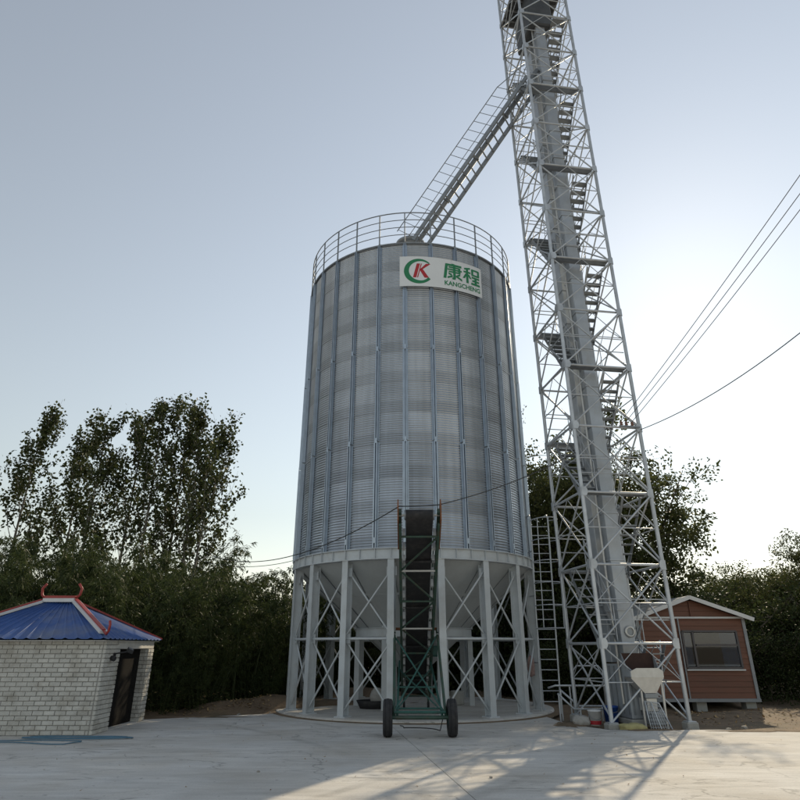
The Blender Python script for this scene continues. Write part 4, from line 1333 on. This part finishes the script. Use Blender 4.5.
mg = thing('mesh_guard', 'small metal mesh guard panel leaning beside the hopper base', 'guard panel', (5.9, 14.3, 0))
gp = [Vector((5.28, 14.30, -.05)), Vector((5.78, 14.42, -.05)), Vector((5.62, 14.58, .46)), Vector((5.30, 14.52, .50))]
tube_path('guard_frame', gp, .018, 'zinc_tower', mg, 6, True)
for i in range(1, 8):
    t = i / 8
    rod('mesh_wire', lerp(gp[0], gp[1], t), lerp(gp[3], gp[2], t), .005, 'zinc_tower', mg, 5)
    rod('mesh_wire', lerp(gp[0], gp[3], t), lerp(gp[1], gp[2], t), .005, 'zinc_tower', mg, 5)
rod('guard_stay', lerp(gp[0], gp[1], .5), lerp(gp[3], gp[2], .45), .014, 'zinc_tower', mg, 6)

bs = thing('rubber_basin', 'black tray holding a grey sack under the silo', 'tray', (-.75, 18.6, .05))
lathe('tray', [(.001, .02), (.30, .02), (.40, .20), (.43, .20), (.33, .0), (.001, .0)], 'rubber', bs, 28, Matrix.Translation((-.72, 18.2, .052)) @ Matrix.Diagonal((1.1, .8, 1, 1)))
sk = sack('cement_sack', 'grey cement sack standing in the black tray', (-.60, 18.25, .09), (.42, .30, .46), 'sack_grey', 12)
blk = lathe('concrete_drum', [(.001, .0), (.19, .0), (.20, .03), (.20, .34), (.18, .36), (.14, .36), (.13, .30), (.001, .30)], 'concrete_post', None, 24, Matrix.Translation((1.66, 19.4, .05)))
tag(blk, 'squat round concrete drum under the silo on the right', 'drum')

# blue hose loops on the concrete at left
pts = []
for i in range(130):
    t = i / 129 * 2 * math.pi * 3.2
    pts.append((-6.05 + (1.02 - .06 * i / 129 + .05 * math.sin(2.3 * t)) * math.cos(t), 12.82 + (.16 + .04 * math.sin(1.7 * t)) * math.sin(t) + .05 * math.sin(.5 * t), .015 + .004 * (i % 40) / 40 + .012 * (i / 129)))
h1 = tube_path('blue_hose', pts, .010, 'hose_blue', None, 6)
tag(h1, 'faded blue hose loop lying on the concrete by the shed', 'hose')
pts = [(-7.6 + 1.7 * t, 12.15 + .12 * math.sin(5 * t), .016) for t in np.linspace(0, 1, 20)] + [(-5.85 + .1 * math.sin(a), 12.25 + .1 - .1 * math.cos(a), .016) for a in np.linspace(0.3, 3.0, 8)] + [(-5.95 - 1.6 * t, 12.46 + .08 * math.sin(4 * t), .016) for t in np.linspace(0, 1, 16)]
h2 = tube_path('blue_hose', pts, .010, 'hose_blue', None, 6)
tag(h2, 'shorter blue hose doubled back nearest the camera at left', 'hose')
# power cord trailing from the conveyor
pts = [(CX1 + .45, 13.2, .3)] + [(CX1 + .40 - .9 * t + .12 * math.sin(8 * t), 13.25 + 1.1 * t + .25 * math.sin(5 * t), .06 + (.02 if t > .9 else 0) + .25 * max(0, .12 - t)) for t in np.linspace(0.02, 1, 24)]
c1 = tube_path('power_cord', pts, .010, 'cable_black', None, 6)
tag(c1, 'thin black power cord trailing on the ground under the conveyor', 'cord')

# small stones and scraps scattered on the concrete and at its back edge
st_rng = random.Random(21)
STONES = ['tiny dark stone alone on the concrete left of the conveyor', 'tiny stone on the concrete right of the slab joint',
          'stone at the yard edge nearest the shed corner', 'stone at the foot of the soil heap, left of the silo', 'small stone on the slab edge beside the leftmost silo leg',
          'small stone on the concrete before the right silo legs', 'smallest stone on the concrete between conveyor wheel and tower',
          'stone in the soil at the foot of the right tower leg', 'pale stone in the soil right of the tower', 'largest stone in the soil before the cabin', 'small stone against the front left tower footing']
for i, (x, y, s_) in enumerate([(-1.95, 9.6, .03), (1.2, 9.2, .03), (-5.1, 16.2, .07), (-4.1, 17.2, .06), (-3.4, 17.7, .05), (3.1, 15.6, .05), (2.4, 16.0, .04), (6.1, 14.35, .06), (6.9, 14.3, .07), (7.4, 14.6, .08), (4.2, 14.35, .05)]):
    bm = bmesh.new(); bmesh.ops.create_icosphere(bm, subdivisions=1, radius=s_)
    for v in bm.verts: v.co *= st_rng.uniform(.7, 1.2); v.co.z *= .6
    o = mesh_obj('stone', bm_mesh('stone', bm, 'stone'), None, None, Matrix.Translation((x, y, s_ * .3 - (.0 if i < 2 else .03))))
    tag(o, STONES[i], 'stone', 'loose stones on the yard')

# ================================================================== WIRES
def wire(name, label, a, b, sag, r, m, n=28, cat='wire'):
    a, b = Vector(a), Vector(b)
    pts = [lerp(a, b, t) - Vector((0, 0, 4 * sag * t * (1 - t))) for t in np.linspace(0, 1, n)]
    o = tube_path(name, pts, r, m, None, 6)
    return tag(o, label, cat)
pole = thing('utility_pole', 'concrete utility pole carrying the wires beside the yard', 'pole', (9.2, 5.4, 0))
lathe('pole_shaft', [(.17, -.1), (.10, 12.2), (.001, 12.2)], 'concrete_post', pole, 20, Matrix.Translation((9.2, 5.4, 0)))
bar('crossarm', (8.5, 5.0, 11.55), (9.9, 5.8, 11.55), .08, .08, 'zinc_dark', pole)
ends = []
for i, t in enumerate((.05, .30, .52)):
    p = lerp(Vector((8.5, 5.0, 11.6)), Vector((9.9, 5.8, 11.6)), t)
    lathe('insulator', [(.03, 0), (.05, .03), (.03, .06), (.05, .09), (.02, .13), (.001, .14)], 'insulator', pole, 12, Matrix.Translation(p))
    ends.append(p + Vector((0, 0, .12)))
br = thing('insulator_bracket', 'small bracket with brown insulators on the tower front', 'bracket', TP(.5, -.93, LV(4)))
bar('bracket_arm', TP(.30, -1.0, LV(4) + .0), TP(.86, -1.0, LV(4) + .0), .04, .04, 'zinc_dark', br)
starts = []
for i, u in enumerate((.36, .50, .66)):
    p = TP(u, -1.0, LV(4) + .02)
    lathe('insulator', [(.02, 0), (.045, .02), (.03, .05), (.045, .08), (.02, .11), (.001, .12)], 'insulator', br, 12, Matrix.Translation(p))
    starts.append(p + Vector((0, 0, .11)))
nm = ['upper', 'middle', 'lower']
for i in range(3):
    wire('overhead_wire', nm[i] + ' of the three thin parallel wires rising to the right from tower', starts[i], ends[i], .15, .008, 'wire_grey')
wire('overhead_wire', 'lowest single sagging cable leaving the tower to the right', TP(.9, -.95, LV(4) - .05), (9.2, 5.3, 9.1), .75, .010, 'cable_black', cat='cable')
HX = HEAD + Vector((0, 0.02, .30))
wire('slack_cable', 'black cable sagging from the conveyor head leftward across the silo', (CX1 - .40, 11.95, 4.20), (-6.6, 21.0, 4.55), .62, .011, 'cable_black', cat='cable')
wire('slack_cable', 'black cable lying across the top of the conveyor head', (CX1 - .40, 11.95, 4.20), (CX1 + .40, 11.95, 4.23), .01, .011, 'cable_black', cat='cable')
wire('slack_cable', 'black cable rising from the conveyor head across the silo to tower', (CX1 + .40, 11.95, 4.23), TP(-.95, -.9, 6.1), .12, .011, 'cable_black', cat='cable')
wire('slack_cable', 'thin second cable running into the bamboo left of the silo', (-2.9, 20.6, 4.45), (-7.5, 22.2, 4.55), .35, .010, 'cable_black', cat='cable')

# ================================================================== VEGETATION
def leaf_quads(P, D, L_, Wd, rng_, droop=0.0, cup=True):
    """diamond leaf quads at points P along directions D"""
    n = len(P)
    D = D / np.maximum(np.linalg.norm(D, axis=1, keepdims=True), 1e-6)
    rv = rng_.normal(size=(n, 3))
    S = np.cross(D, rv); S /= np.maximum(np.linalg.norm(S, axis=1, keepdims=True), 1e-6)
    l = (L_ * rng_.uniform(.5, 1.45, n))[:, None]; w = (Wd * rng_.uniform(.7, 1.2, n))[:, None]
    a = P; b = P + D * l * .45 + S * w * .5; c = P + D * l; d = P + D * l * .45 - S * w * .5
    c = c.copy(); c[:, 2] -= droop * l[:, 0]
    V = np.stack([a, b, c, d], 1).reshape(-1, 3)
    return V

def quads_mesh(name, V, material):
    n = len(V) // 4
    me = bpy.data.meshes.new(name)
    me.vertices.add(n * 4)
    me.vertices.foreach_set('co', V.astype(np.float32).ravel())
    me.loops.add(n * 4); me.polygons.add(n)
    me.loops.foreach_set('vertex_index', np.arange(n * 4, dtype=np.int32))
    me.polygons.foreach_set('loop_start', np.arange(0, n * 4, 4, dtype=np.int32))
    me.polygons.foreach_set('loop_total', np.full(n, 4, dtype=np.int32))
    me.materials.append(MATS[material])
    me.update(calc_edges=True)
    return me

def limbs_mesh(name, limbs, material, n=6):
    """limbs: list of (points, r0, r1) tapered tubes joined into one trunk-and-limb mesh"""
    v, f = [], []
    for pts, r0, r1 in limbs:
        base = len(v); k = len(pts)
        for i, p in enumerate(pts):
            p = Vector(p)
            t = (Vector(pts[min(i + 1, k - 1)]) - Vector(pts[max(i - 1, 0)])).normalized()
            u = Vector((1, 0, 0)) if abs(t.x) < .9 else Vector((0, 1, 0))
            x = u.cross(t).normalized(); y = t.cross(x)
            r = r0 + (r1 - r0) * i / (k - 1)
            for j in range(n):
                a = 2 * math.pi * j / n
                v.append(p + x * (r * math.cos(a)) + y * (r * math.sin(a)))
        for i in range(k - 1):
            for j in range(n):
                f.append((base + i * n + j, base + i * n + (j + 1) % n, base + (i + 1) * n + (j + 1) % n, base + (i + 1) * n + j))
    return pydata(name, v, f, material, True)

def curve_pts(p, d, ln, n, up, wob, rg):
    """growing shoot: start p, direction d, bends toward up"""
    pts = [np.array(p, float)]
    d = np.array(d, float); d /= np.linalg.norm(d)
    for i in range(n):
        d = d + np.array([0, 0, up / n]) + rg.normal(0, wob, 3)
        d /= np.linalg.norm(d)
        pts.append(pts[-1] + d * ln / n)
    return pts

def poplar_meshes(H, seed, lean=(0, 0), first=.44, dens=1.0, spread=.26):
    rg = np.random.default_rng(seed)
    trunk = []
    n = 12
    for i in range(n + 1):
        t = i / n
        trunk.append(np.array([lean[0] * H * t + .10 * math.sin(3 * t + seed), lean[1] * H * t + .1 * math.cos(4 * t + seed), H * t]))
    limbs = [(trunk, .0075 * H, .012)]
    P, D = [], []
    def tp(t):
        x = t * n; i = min(int(x), n - 1); return trunk[i] + (trunk[i + 1] - trunk[i]) * (x - i)
    nb = 30
    for b in range(nb):
        t = .16 + .80 * (b + rg.uniform(0, 1)) / nb
        az = rg.uniform(0, 2 * math.pi)
        ln = H * (spread * (1 - t) ** .8 + .07) * rg.uniform(.7, 1.25)
        pts = curve_pts(tp(t), [math.cos(az), math.sin(az), 1.35], ln, 7, .55, .06, rg)
        limbs.append((pts, .0024 * H * (1.2 - t), .005))
        zb = (tp(t)[2] + ln * .75) / H
        rich = min(1.0, max(.10, (zb - .28) / .34)) * rg.uniform(.65, 1.3) * dens
        for tw in range(7):
            k = rg.integers(2, 8)
            q = pts[k]
            a2 = rg.uniform(0, 2 * math.pi)
            tws = curve_pts(q, [math.cos(a2), math.sin(a2), 1.5], rg.uniform(.45, 1.0), 3, .5, .1, rg)
            limbs.append((tws, .008, .003))
            for _ in range(int(24 * rich)):
                tt = rg.uniform(.2, 3); i = min(int(tt), 2)
                c = tws[i] + (tws[i + 1] - tws[i]) * (tt - i)
                P.append(c + rg.normal(0, .12, 3)); D.append(rg.normal(0, 1, 3) + np.array([0, 0, -.35]))
        for _ in range(int(42 * rich)):
            tt = rg.uniform(2.0, 7); i = min(int(tt), 6)
            c = pts[i] + (pts[i + 1] - pts[i]) * (tt - i)
            P.append(c + rg.normal(0, .13, 3)); D.append(rg.normal(0, 1, 3) + np.array([0, 0, -.35]))
    for _ in range(int(160 * dens)):
        c = tp(rg.uniform(.8, 1.0)); P.append(c + rg.normal(0, .16, 3)); D.append(rg.normal(0, 1, 3))
    V = leaf_quads(np.array(P), np.array(D), .17, .15, rg)
    return limbs_mesh('trunk', limbs, 'pale_bark'), quads_mesh('crown', V, 'leaf_poplar')

def tree_obj(name, label, cat, loc, tm, cm, rot=0, scale=1.0, group=None, crown='crown', trunk='trunk'):
    root = bpy.data.objects.new(name, None)
    M = Matrix.Translation(loc) @ Matrix.Rotation(rot, 4, 'Z') @ Matrix.Scale(scale, 4)
    put(root, M); tag(root, label, cat, group)
    mesh_obj(trunk, tm, None, root, M); mesh_obj(crown, cm, None, root, M)
    return root

pops = [(-17.6, 31.5, 13.6, (-.01, 0), 'slender poplar furthest left beyond the shed'),
        (-15.9, 30.0, 13.6, (-.015, 0), 'slender poplar at the left photo edge behind the bamboo'),
        (-14.6, 31.0, 14.4, (.0, 0), 'poplar with bare lower trunk, second from the left edge'),
        (-13.3, 30.0, 14.9, (.005, 0), 'tallest pointed poplar in the middle of the row'),
        (-12.4, 31.0, 14.6, (.02, 0), 'dense poplar just right of the tallest one'),
        (-11.5, 30.5, 14.5, (.035, 0), 'tall poplar second from the right end of the row'),
        (-10.9, 30.2, 13.4, (.075, 0), 'rightmost poplar leaning right with thin side branches'),
        (-19.8, 30.5, 14.5, (.0, 0), 'poplar out beyond the left side of the shed')]
for i, (x, y, h, ln, lb) in enumerate(pops):
    tm, cm = poplar_meshes(h * .91, 40 + i, ln, dens=.62 if i != 6 else .55, spread=.29 if i != 6 else .38)
    tree_obj('poplar_tree', lb, 'tree', (x + .55, y, -.05), tm, cm, group='poplars behind the bamboo')

def bamboo_meshes(H, seed, nc=34):
    rg = np.random.default_rng(seed)
    limbs, P, D = [], [], []
    for c in range(nc):
        a = rg.uniform(0, 2 * math.pi); r = 1.5 * math.sqrt(rg.uniform(0, 1))
        az = a + rg.normal(0, .5)
        h = H * rg.uniform(.62, 1.05)
        pts = [np.array([r * math.cos(a), r * math.sin(a), 0.0])]
        d = np.array([.12 * math.cos(az), .12 * math.sin(az), 1.0])
        n = 9
        for i in range(n):
            d = d + np.array([.10 * math.cos(az), .10 * math.sin(az), -.03 - .09 * (i / n) ** 2]) * (i / n) * 1.3
            d /= np.linalg.norm(d)
            pts.append(pts[-1] + d * h / n)
        limbs.append((pts, .020, .004))
        for b in range(30):
            t = rg.uniform(.03, 1.0) ** .8
            x = t * n; i = min(int(x), n - 1)
            q = pts[i] + (pts[i + 1] - pts[i]) * (x - i)
            a2 = rg.uniform(0, 2 * math.pi)
            ln = rg.uniform(.25, .75) * (1.2 - .6 * t)
            tw = curve_pts(q, [math.cos(a2), math.sin(a2), .8], ln, 3, -.9, .12, rg)
            for _ in range(15):
                tt = rg.uniform(.3, 3); k = min(int(tt), 2)
                c_ = tw[k] + (tw[k + 1] - tw[k]) * (tt - k)
                P.append(c_ + rg.normal(0, .03, 3))
                D.append((tw[k + 1] - tw[k]) / (ln / 3) + rg.normal(0, .55, 3) + np.array([0, 0, -.45]))
    V = leaf_quads(np.array(P), np.array(D), .20, .034, rg, droop=.25)
    return limbs_mesh('culms', limbs, 'bamboo_culm', 5), quads_mesh('foliage', V, 'leaf_bamboo')
bam = [bamboo_meshes(5.2, 100 + i) for i in range(4)]
spots = [(-3.9, 20.6, .68), (-5.2, 19.9, .74), (-6.7, 19.4, .76), (-8.2, 18.9, .78), (-9.8, 18.8, .80), (-11.4, 18.8, .82), (-13.2, 18.6, .82),
         (-4.6, 22.6, .84), (-6.4, 22.2, .94), (-8.2, 21.8, 1.0), (-10.2, 21.4, 1.02), (-12.3, 21.4, 1.04), (-14.6, 21.0, .92), (-15.2, 18.4, .82),
         (-7.4, 24.6, .95), (-9.6, 24.4, 1.14), (-12.0, 24.2, 1.12), (-14.4, 24.0, 1.15), (-16.8, 22.5, 1.12), (-2.9, 23.6, .62),
         (-5.9, 18.9, .50), (-7.5, 18.2, .52), (-9.1, 17.8, .52), (-4.4, 19.7, .46), (-10.8, 17.7, .55), (-18.6, 21.5, 1.0), (-6.3, 17.5, .30), (-7.3, 17.0, .28), (-5.3, 18.1, .32), (-8.4, 16.9, .30), (-3.9, 19.2, .26)]
BL_ = {0: 'bamboo clump standing nearest the left silo legs', 15: 'tallest bamboo clump, rising below the tallest poplar', 19: 'low bamboo clump seen behind the left silo legs'}
for i, (x, y, s_) in enumerate(spots):
    tm, cm = bam[i % 4]
    tree_obj('bamboo_clump', BL_.get(i, 'dense dark green bamboo clump in the grove left of the silo'), 'bamboo', (x, y, -.1), tm, cm, rnd.uniform(0, 6.28), s_ * rnd.uniform(.94, 1.06), 'bamboo grove left of the silo', 'foliage', 'culms')

def broad_meshes(H, crown_r, seed, nl=17000, leaf=.15, material='leaf_tree', low=.22, nmain=13, ground=0, spread=.25):
    """spreading tree: trunk, forking limbs, leaf clumps at the shoot ends, open gaps between"""
    rg = np.random.default_rng(seed)
    limbs = []
    fork = H * .22
    tr = curve_pts([0, 0, 0], [rg.normal(0, .05), rg.normal(0, .05), 1], fork, 5, 0, .03, rg)
    limbs.append((tr, .020 * H, .015 * H))
    tips = []
    for m in range(nmain):
        az = 2 * math.pi * m / nmain + rg.normal(0, .3)
        sl_up = rg.uniform(.55, 2.6)
        ln = rg.uniform(.7, 1.0) * min(crown_r * 1.5, H * .8) * (1.0 if sl_up < 1.4 else 1.08)
        s = tr[rg.integers(3, 6)]
        l1 = curve_pts(s, [math.cos(az), math.sin(az), sl_up], ln, 7, .25, .08, rg)
        limbs.append((l1, .009 * H, .012))
        for b in range(8):
            k = rg.integers(2, 8)
            a2 = rg.uniform(0, 2 * math.pi)
            l2 = curve_pts(l1[k], [math.cos(a2), math.sin(a2), rg.uniform(-.1, 1.0)], crown_r * rg.uniform(.28, .55), 4, .15, .12, rg)
            limbs.append((l2, .022, .006))
            for c in range(3):
                a3 = rg.uniform(0, 2 * math.pi)
                l3 = curve_pts(l2[rg.integers(1, 5)], [math.cos(a3), math.sin(a3), rg.uniform(-.3, .9)], crown_r * rg.uniform(.12, .25), 2, 0, .1, rg)
                limbs.append((l3, .010, .004))
                tips.append(l3[-1]); tips.append(l3[1])
            tips.append(l2[-1])
    tips = np.array(tips)
    tips = tips[tips[:, 2] > H * low]
    if ground:
        a = rg.uniform(0, 2 * math.pi, ground); r_ = crown_r * np.sqrt(rg.uniform(0, 1, ground))
        tips = np.concatenate([tips, np.stack([r_ * np.cos(a), r_ * np.sin(a), rg.uniform(.05, H * .45, ground)], 1)])
    idx = rg.integers(0, len(tips), nl)
    wgt = rg.uniform(.5, 1.4, len(tips))[idx]
    P = tips[idx] + np.clip(rg.normal(0, 1, (nl, 3)), -1.5, 1.5) * (spread * wgt[:, None]) * np.array([1, 1, .8])
    D = rg.normal(0, 1, (nl, 3)) + np.array([0, 0, -.3])
    V = leaf_quads(P, D, leaf, leaf * .62, rg)
    return limbs_mesh('trunk', limbs, 'bark'), quads_mesh('crown', V, material)

tA = broad_meshes(9.4, 3.7, 301, 42000, .135, nmain=16)
tB = broad_meshes(9.8, 4.2, 302, 50000, .135, nmain=17)
tree_obj('broadleaf_tree', 'spreading green tree between the silo and the lattice tower', 'tree', (5.7, 27.6, -.05), *tA, 0.4, 1.22, 'trees behind the cabin')
tree_obj('broadleaf_tree', 'large round crowned tree behind the cabin roof', 'tree', (9.1, 28.0, -.05), *tB, 1.1, 1.22, 'trees behind the cabin')
tree_obj('broadleaf_tree', 'lower distant tree at the right photo edge', 'tree', (15.6, 30.5, -.05), *tA, 2.6, .74, 'trees behind the cabin')
tree_obj('broadleaf_tree', 'tree standing beyond the right end of the cabin', 'tree', (16.5, 25.0, -.05), *tB, 3.9, .62, 'trees behind the cabin')

sA = broad_meshes(3.4, 1.9, 311, 12000, .12, 'leaf_shrub', .02, 11, 170)
sB = broad_meshes(3.0, 2.1, 312, 12000, .12, 'leaf_shrub', .02, 11, 190)
shr = [(-1.6, 26.2, 1.0), (.4, 27.2, .95), (2.2, 25.8, 1.05), (4.0, 24.8, 1.15), (5.6, 23.6, 1.1), (6.4, 25.8, 1.2), (3.2, 28.0, 1.25), (-3.4, 27.5, 1.1), (11.8, 24.5, 1.0), (13.6, 23.5, 1.05), (-.6, 29.5, 1.1), (12.5, 28.0, 1.3), (7.6, 29.0, 1.3), (5.0, 21.8, .62), (6.2, 21.6, .5), (4.6, 26.6, 1.2), (-2.2, 24.9, .55), (-.4, 24.6, .5), (1.3, 24.8, .52), (2.9, 24.4, .55), (12.2, 22.0, .6), (14.0, 21.2, .7)]
shr += [(-22 + 3.0 * i + rnd.uniform(-.8, .8), 34 + rnd.uniform(-1.5, 2.5), rnd.uniform(1.25, 1.7)) for i in range(18)]
for i, (x, y, s_) in enumerate(shr):
    tm, cm = (sA, sB)[i % 2]
    if y > 31: lb, gp_ = 'shrub in the far hedge line beyond the yard', 'far hedge line'
    elif x > 9.5: lb, gp_ = 'dark leafy shrub right of and behind the cabin', 'shrubs beside the cabin'
    elif x > 2.8: lb, gp_ = 'dark leafy shrub between the silo and the cabin', 'shrubs behind the tower'
    else: lb, gp_ = 'dark leafy shrub seen through the legs behind the silo', 'shrubs behind the silo'
    tree_obj('leafy_shrub', lb, 'shrub', (x, y, -.1), tm, cm, rnd.uniform(0, 6.28), s_, gp_, 'foliage', 'stems')

# fallen leaves and litter along the back edge of the yard
def litter():
    rg = np.random.default_rng(77)
    n = 9500
    X = rg.uniform(-8.0, 4.0, n); Y = rg.uniform(16.6, 21.5, n)
    keep = (Y > 16.9 + .0 * X) & ~((X - SILO.x) ** 2 + (Y - SILO.y) ** 2 < 4.0 ** 2) & (Y > 18.2 + .32 * (X + 3.0) * (X < -3.0))
    X, Y = X[keep], Y[keep]
    X2 = np.concatenate([rg.uniform(6.8, 12, 900), rg.uniform(-9, 9, 150)]); Y2 = np.concatenate([rg.uniform(14.3, 19, 900), rg.uniform(7.5, 15.5, 150)])
    X = np.concatenate([X, X2]); Y = np.concatenate([Y, Y2])
    on_soil = np.ones(len(X), bool); on_soil[-150:] = False
    dg = bpy.context.evaluated_depsgraph_get(); dg.update()
    P = []
    for x, y, s_ in zip(X, Y, on_soil):
        h, loc, *_ = scene.ray_cast(dg, Vector((x, y, .55)), Vector((0, 0, -1)))
        if h and loc.z < .5: P.append((x, y, loc.z + .006))
    P = np.array(P)
    D = rg.normal(0, 1, (len(P), 3)); D[:, 2] *= .25
    S = rg.normal(0, .25, (len(P), 3)); S[:, 2] = 1
    D /= np.linalg.norm(D, axis=1, keepdims=True)
    T = np.cross(D, S); T /= np.linalg.norm(T, axis=1, keepdims=True)
    l = np.where(P[:, 1] < 15.6, rg.uniform(.02, .045, len(P)), rg.uniform(.05, .11, len(P)))[:, None]
    V = np.stack([P, P + D * l * .5 + T * l * .3, P + D * l + np.array([0, 0, .01]), P + D * l * .5 - T * l * .3], 1).reshape(-1, 3)
    o = mesh_obj('leaf_litter', quads_mesh('leaf_litter', V, 'dead_leaf'), None)
    tag(o, 'scattered dry fallen leaves along the back edge of the yard', 'leaf litter', kind='stuff')
litter()
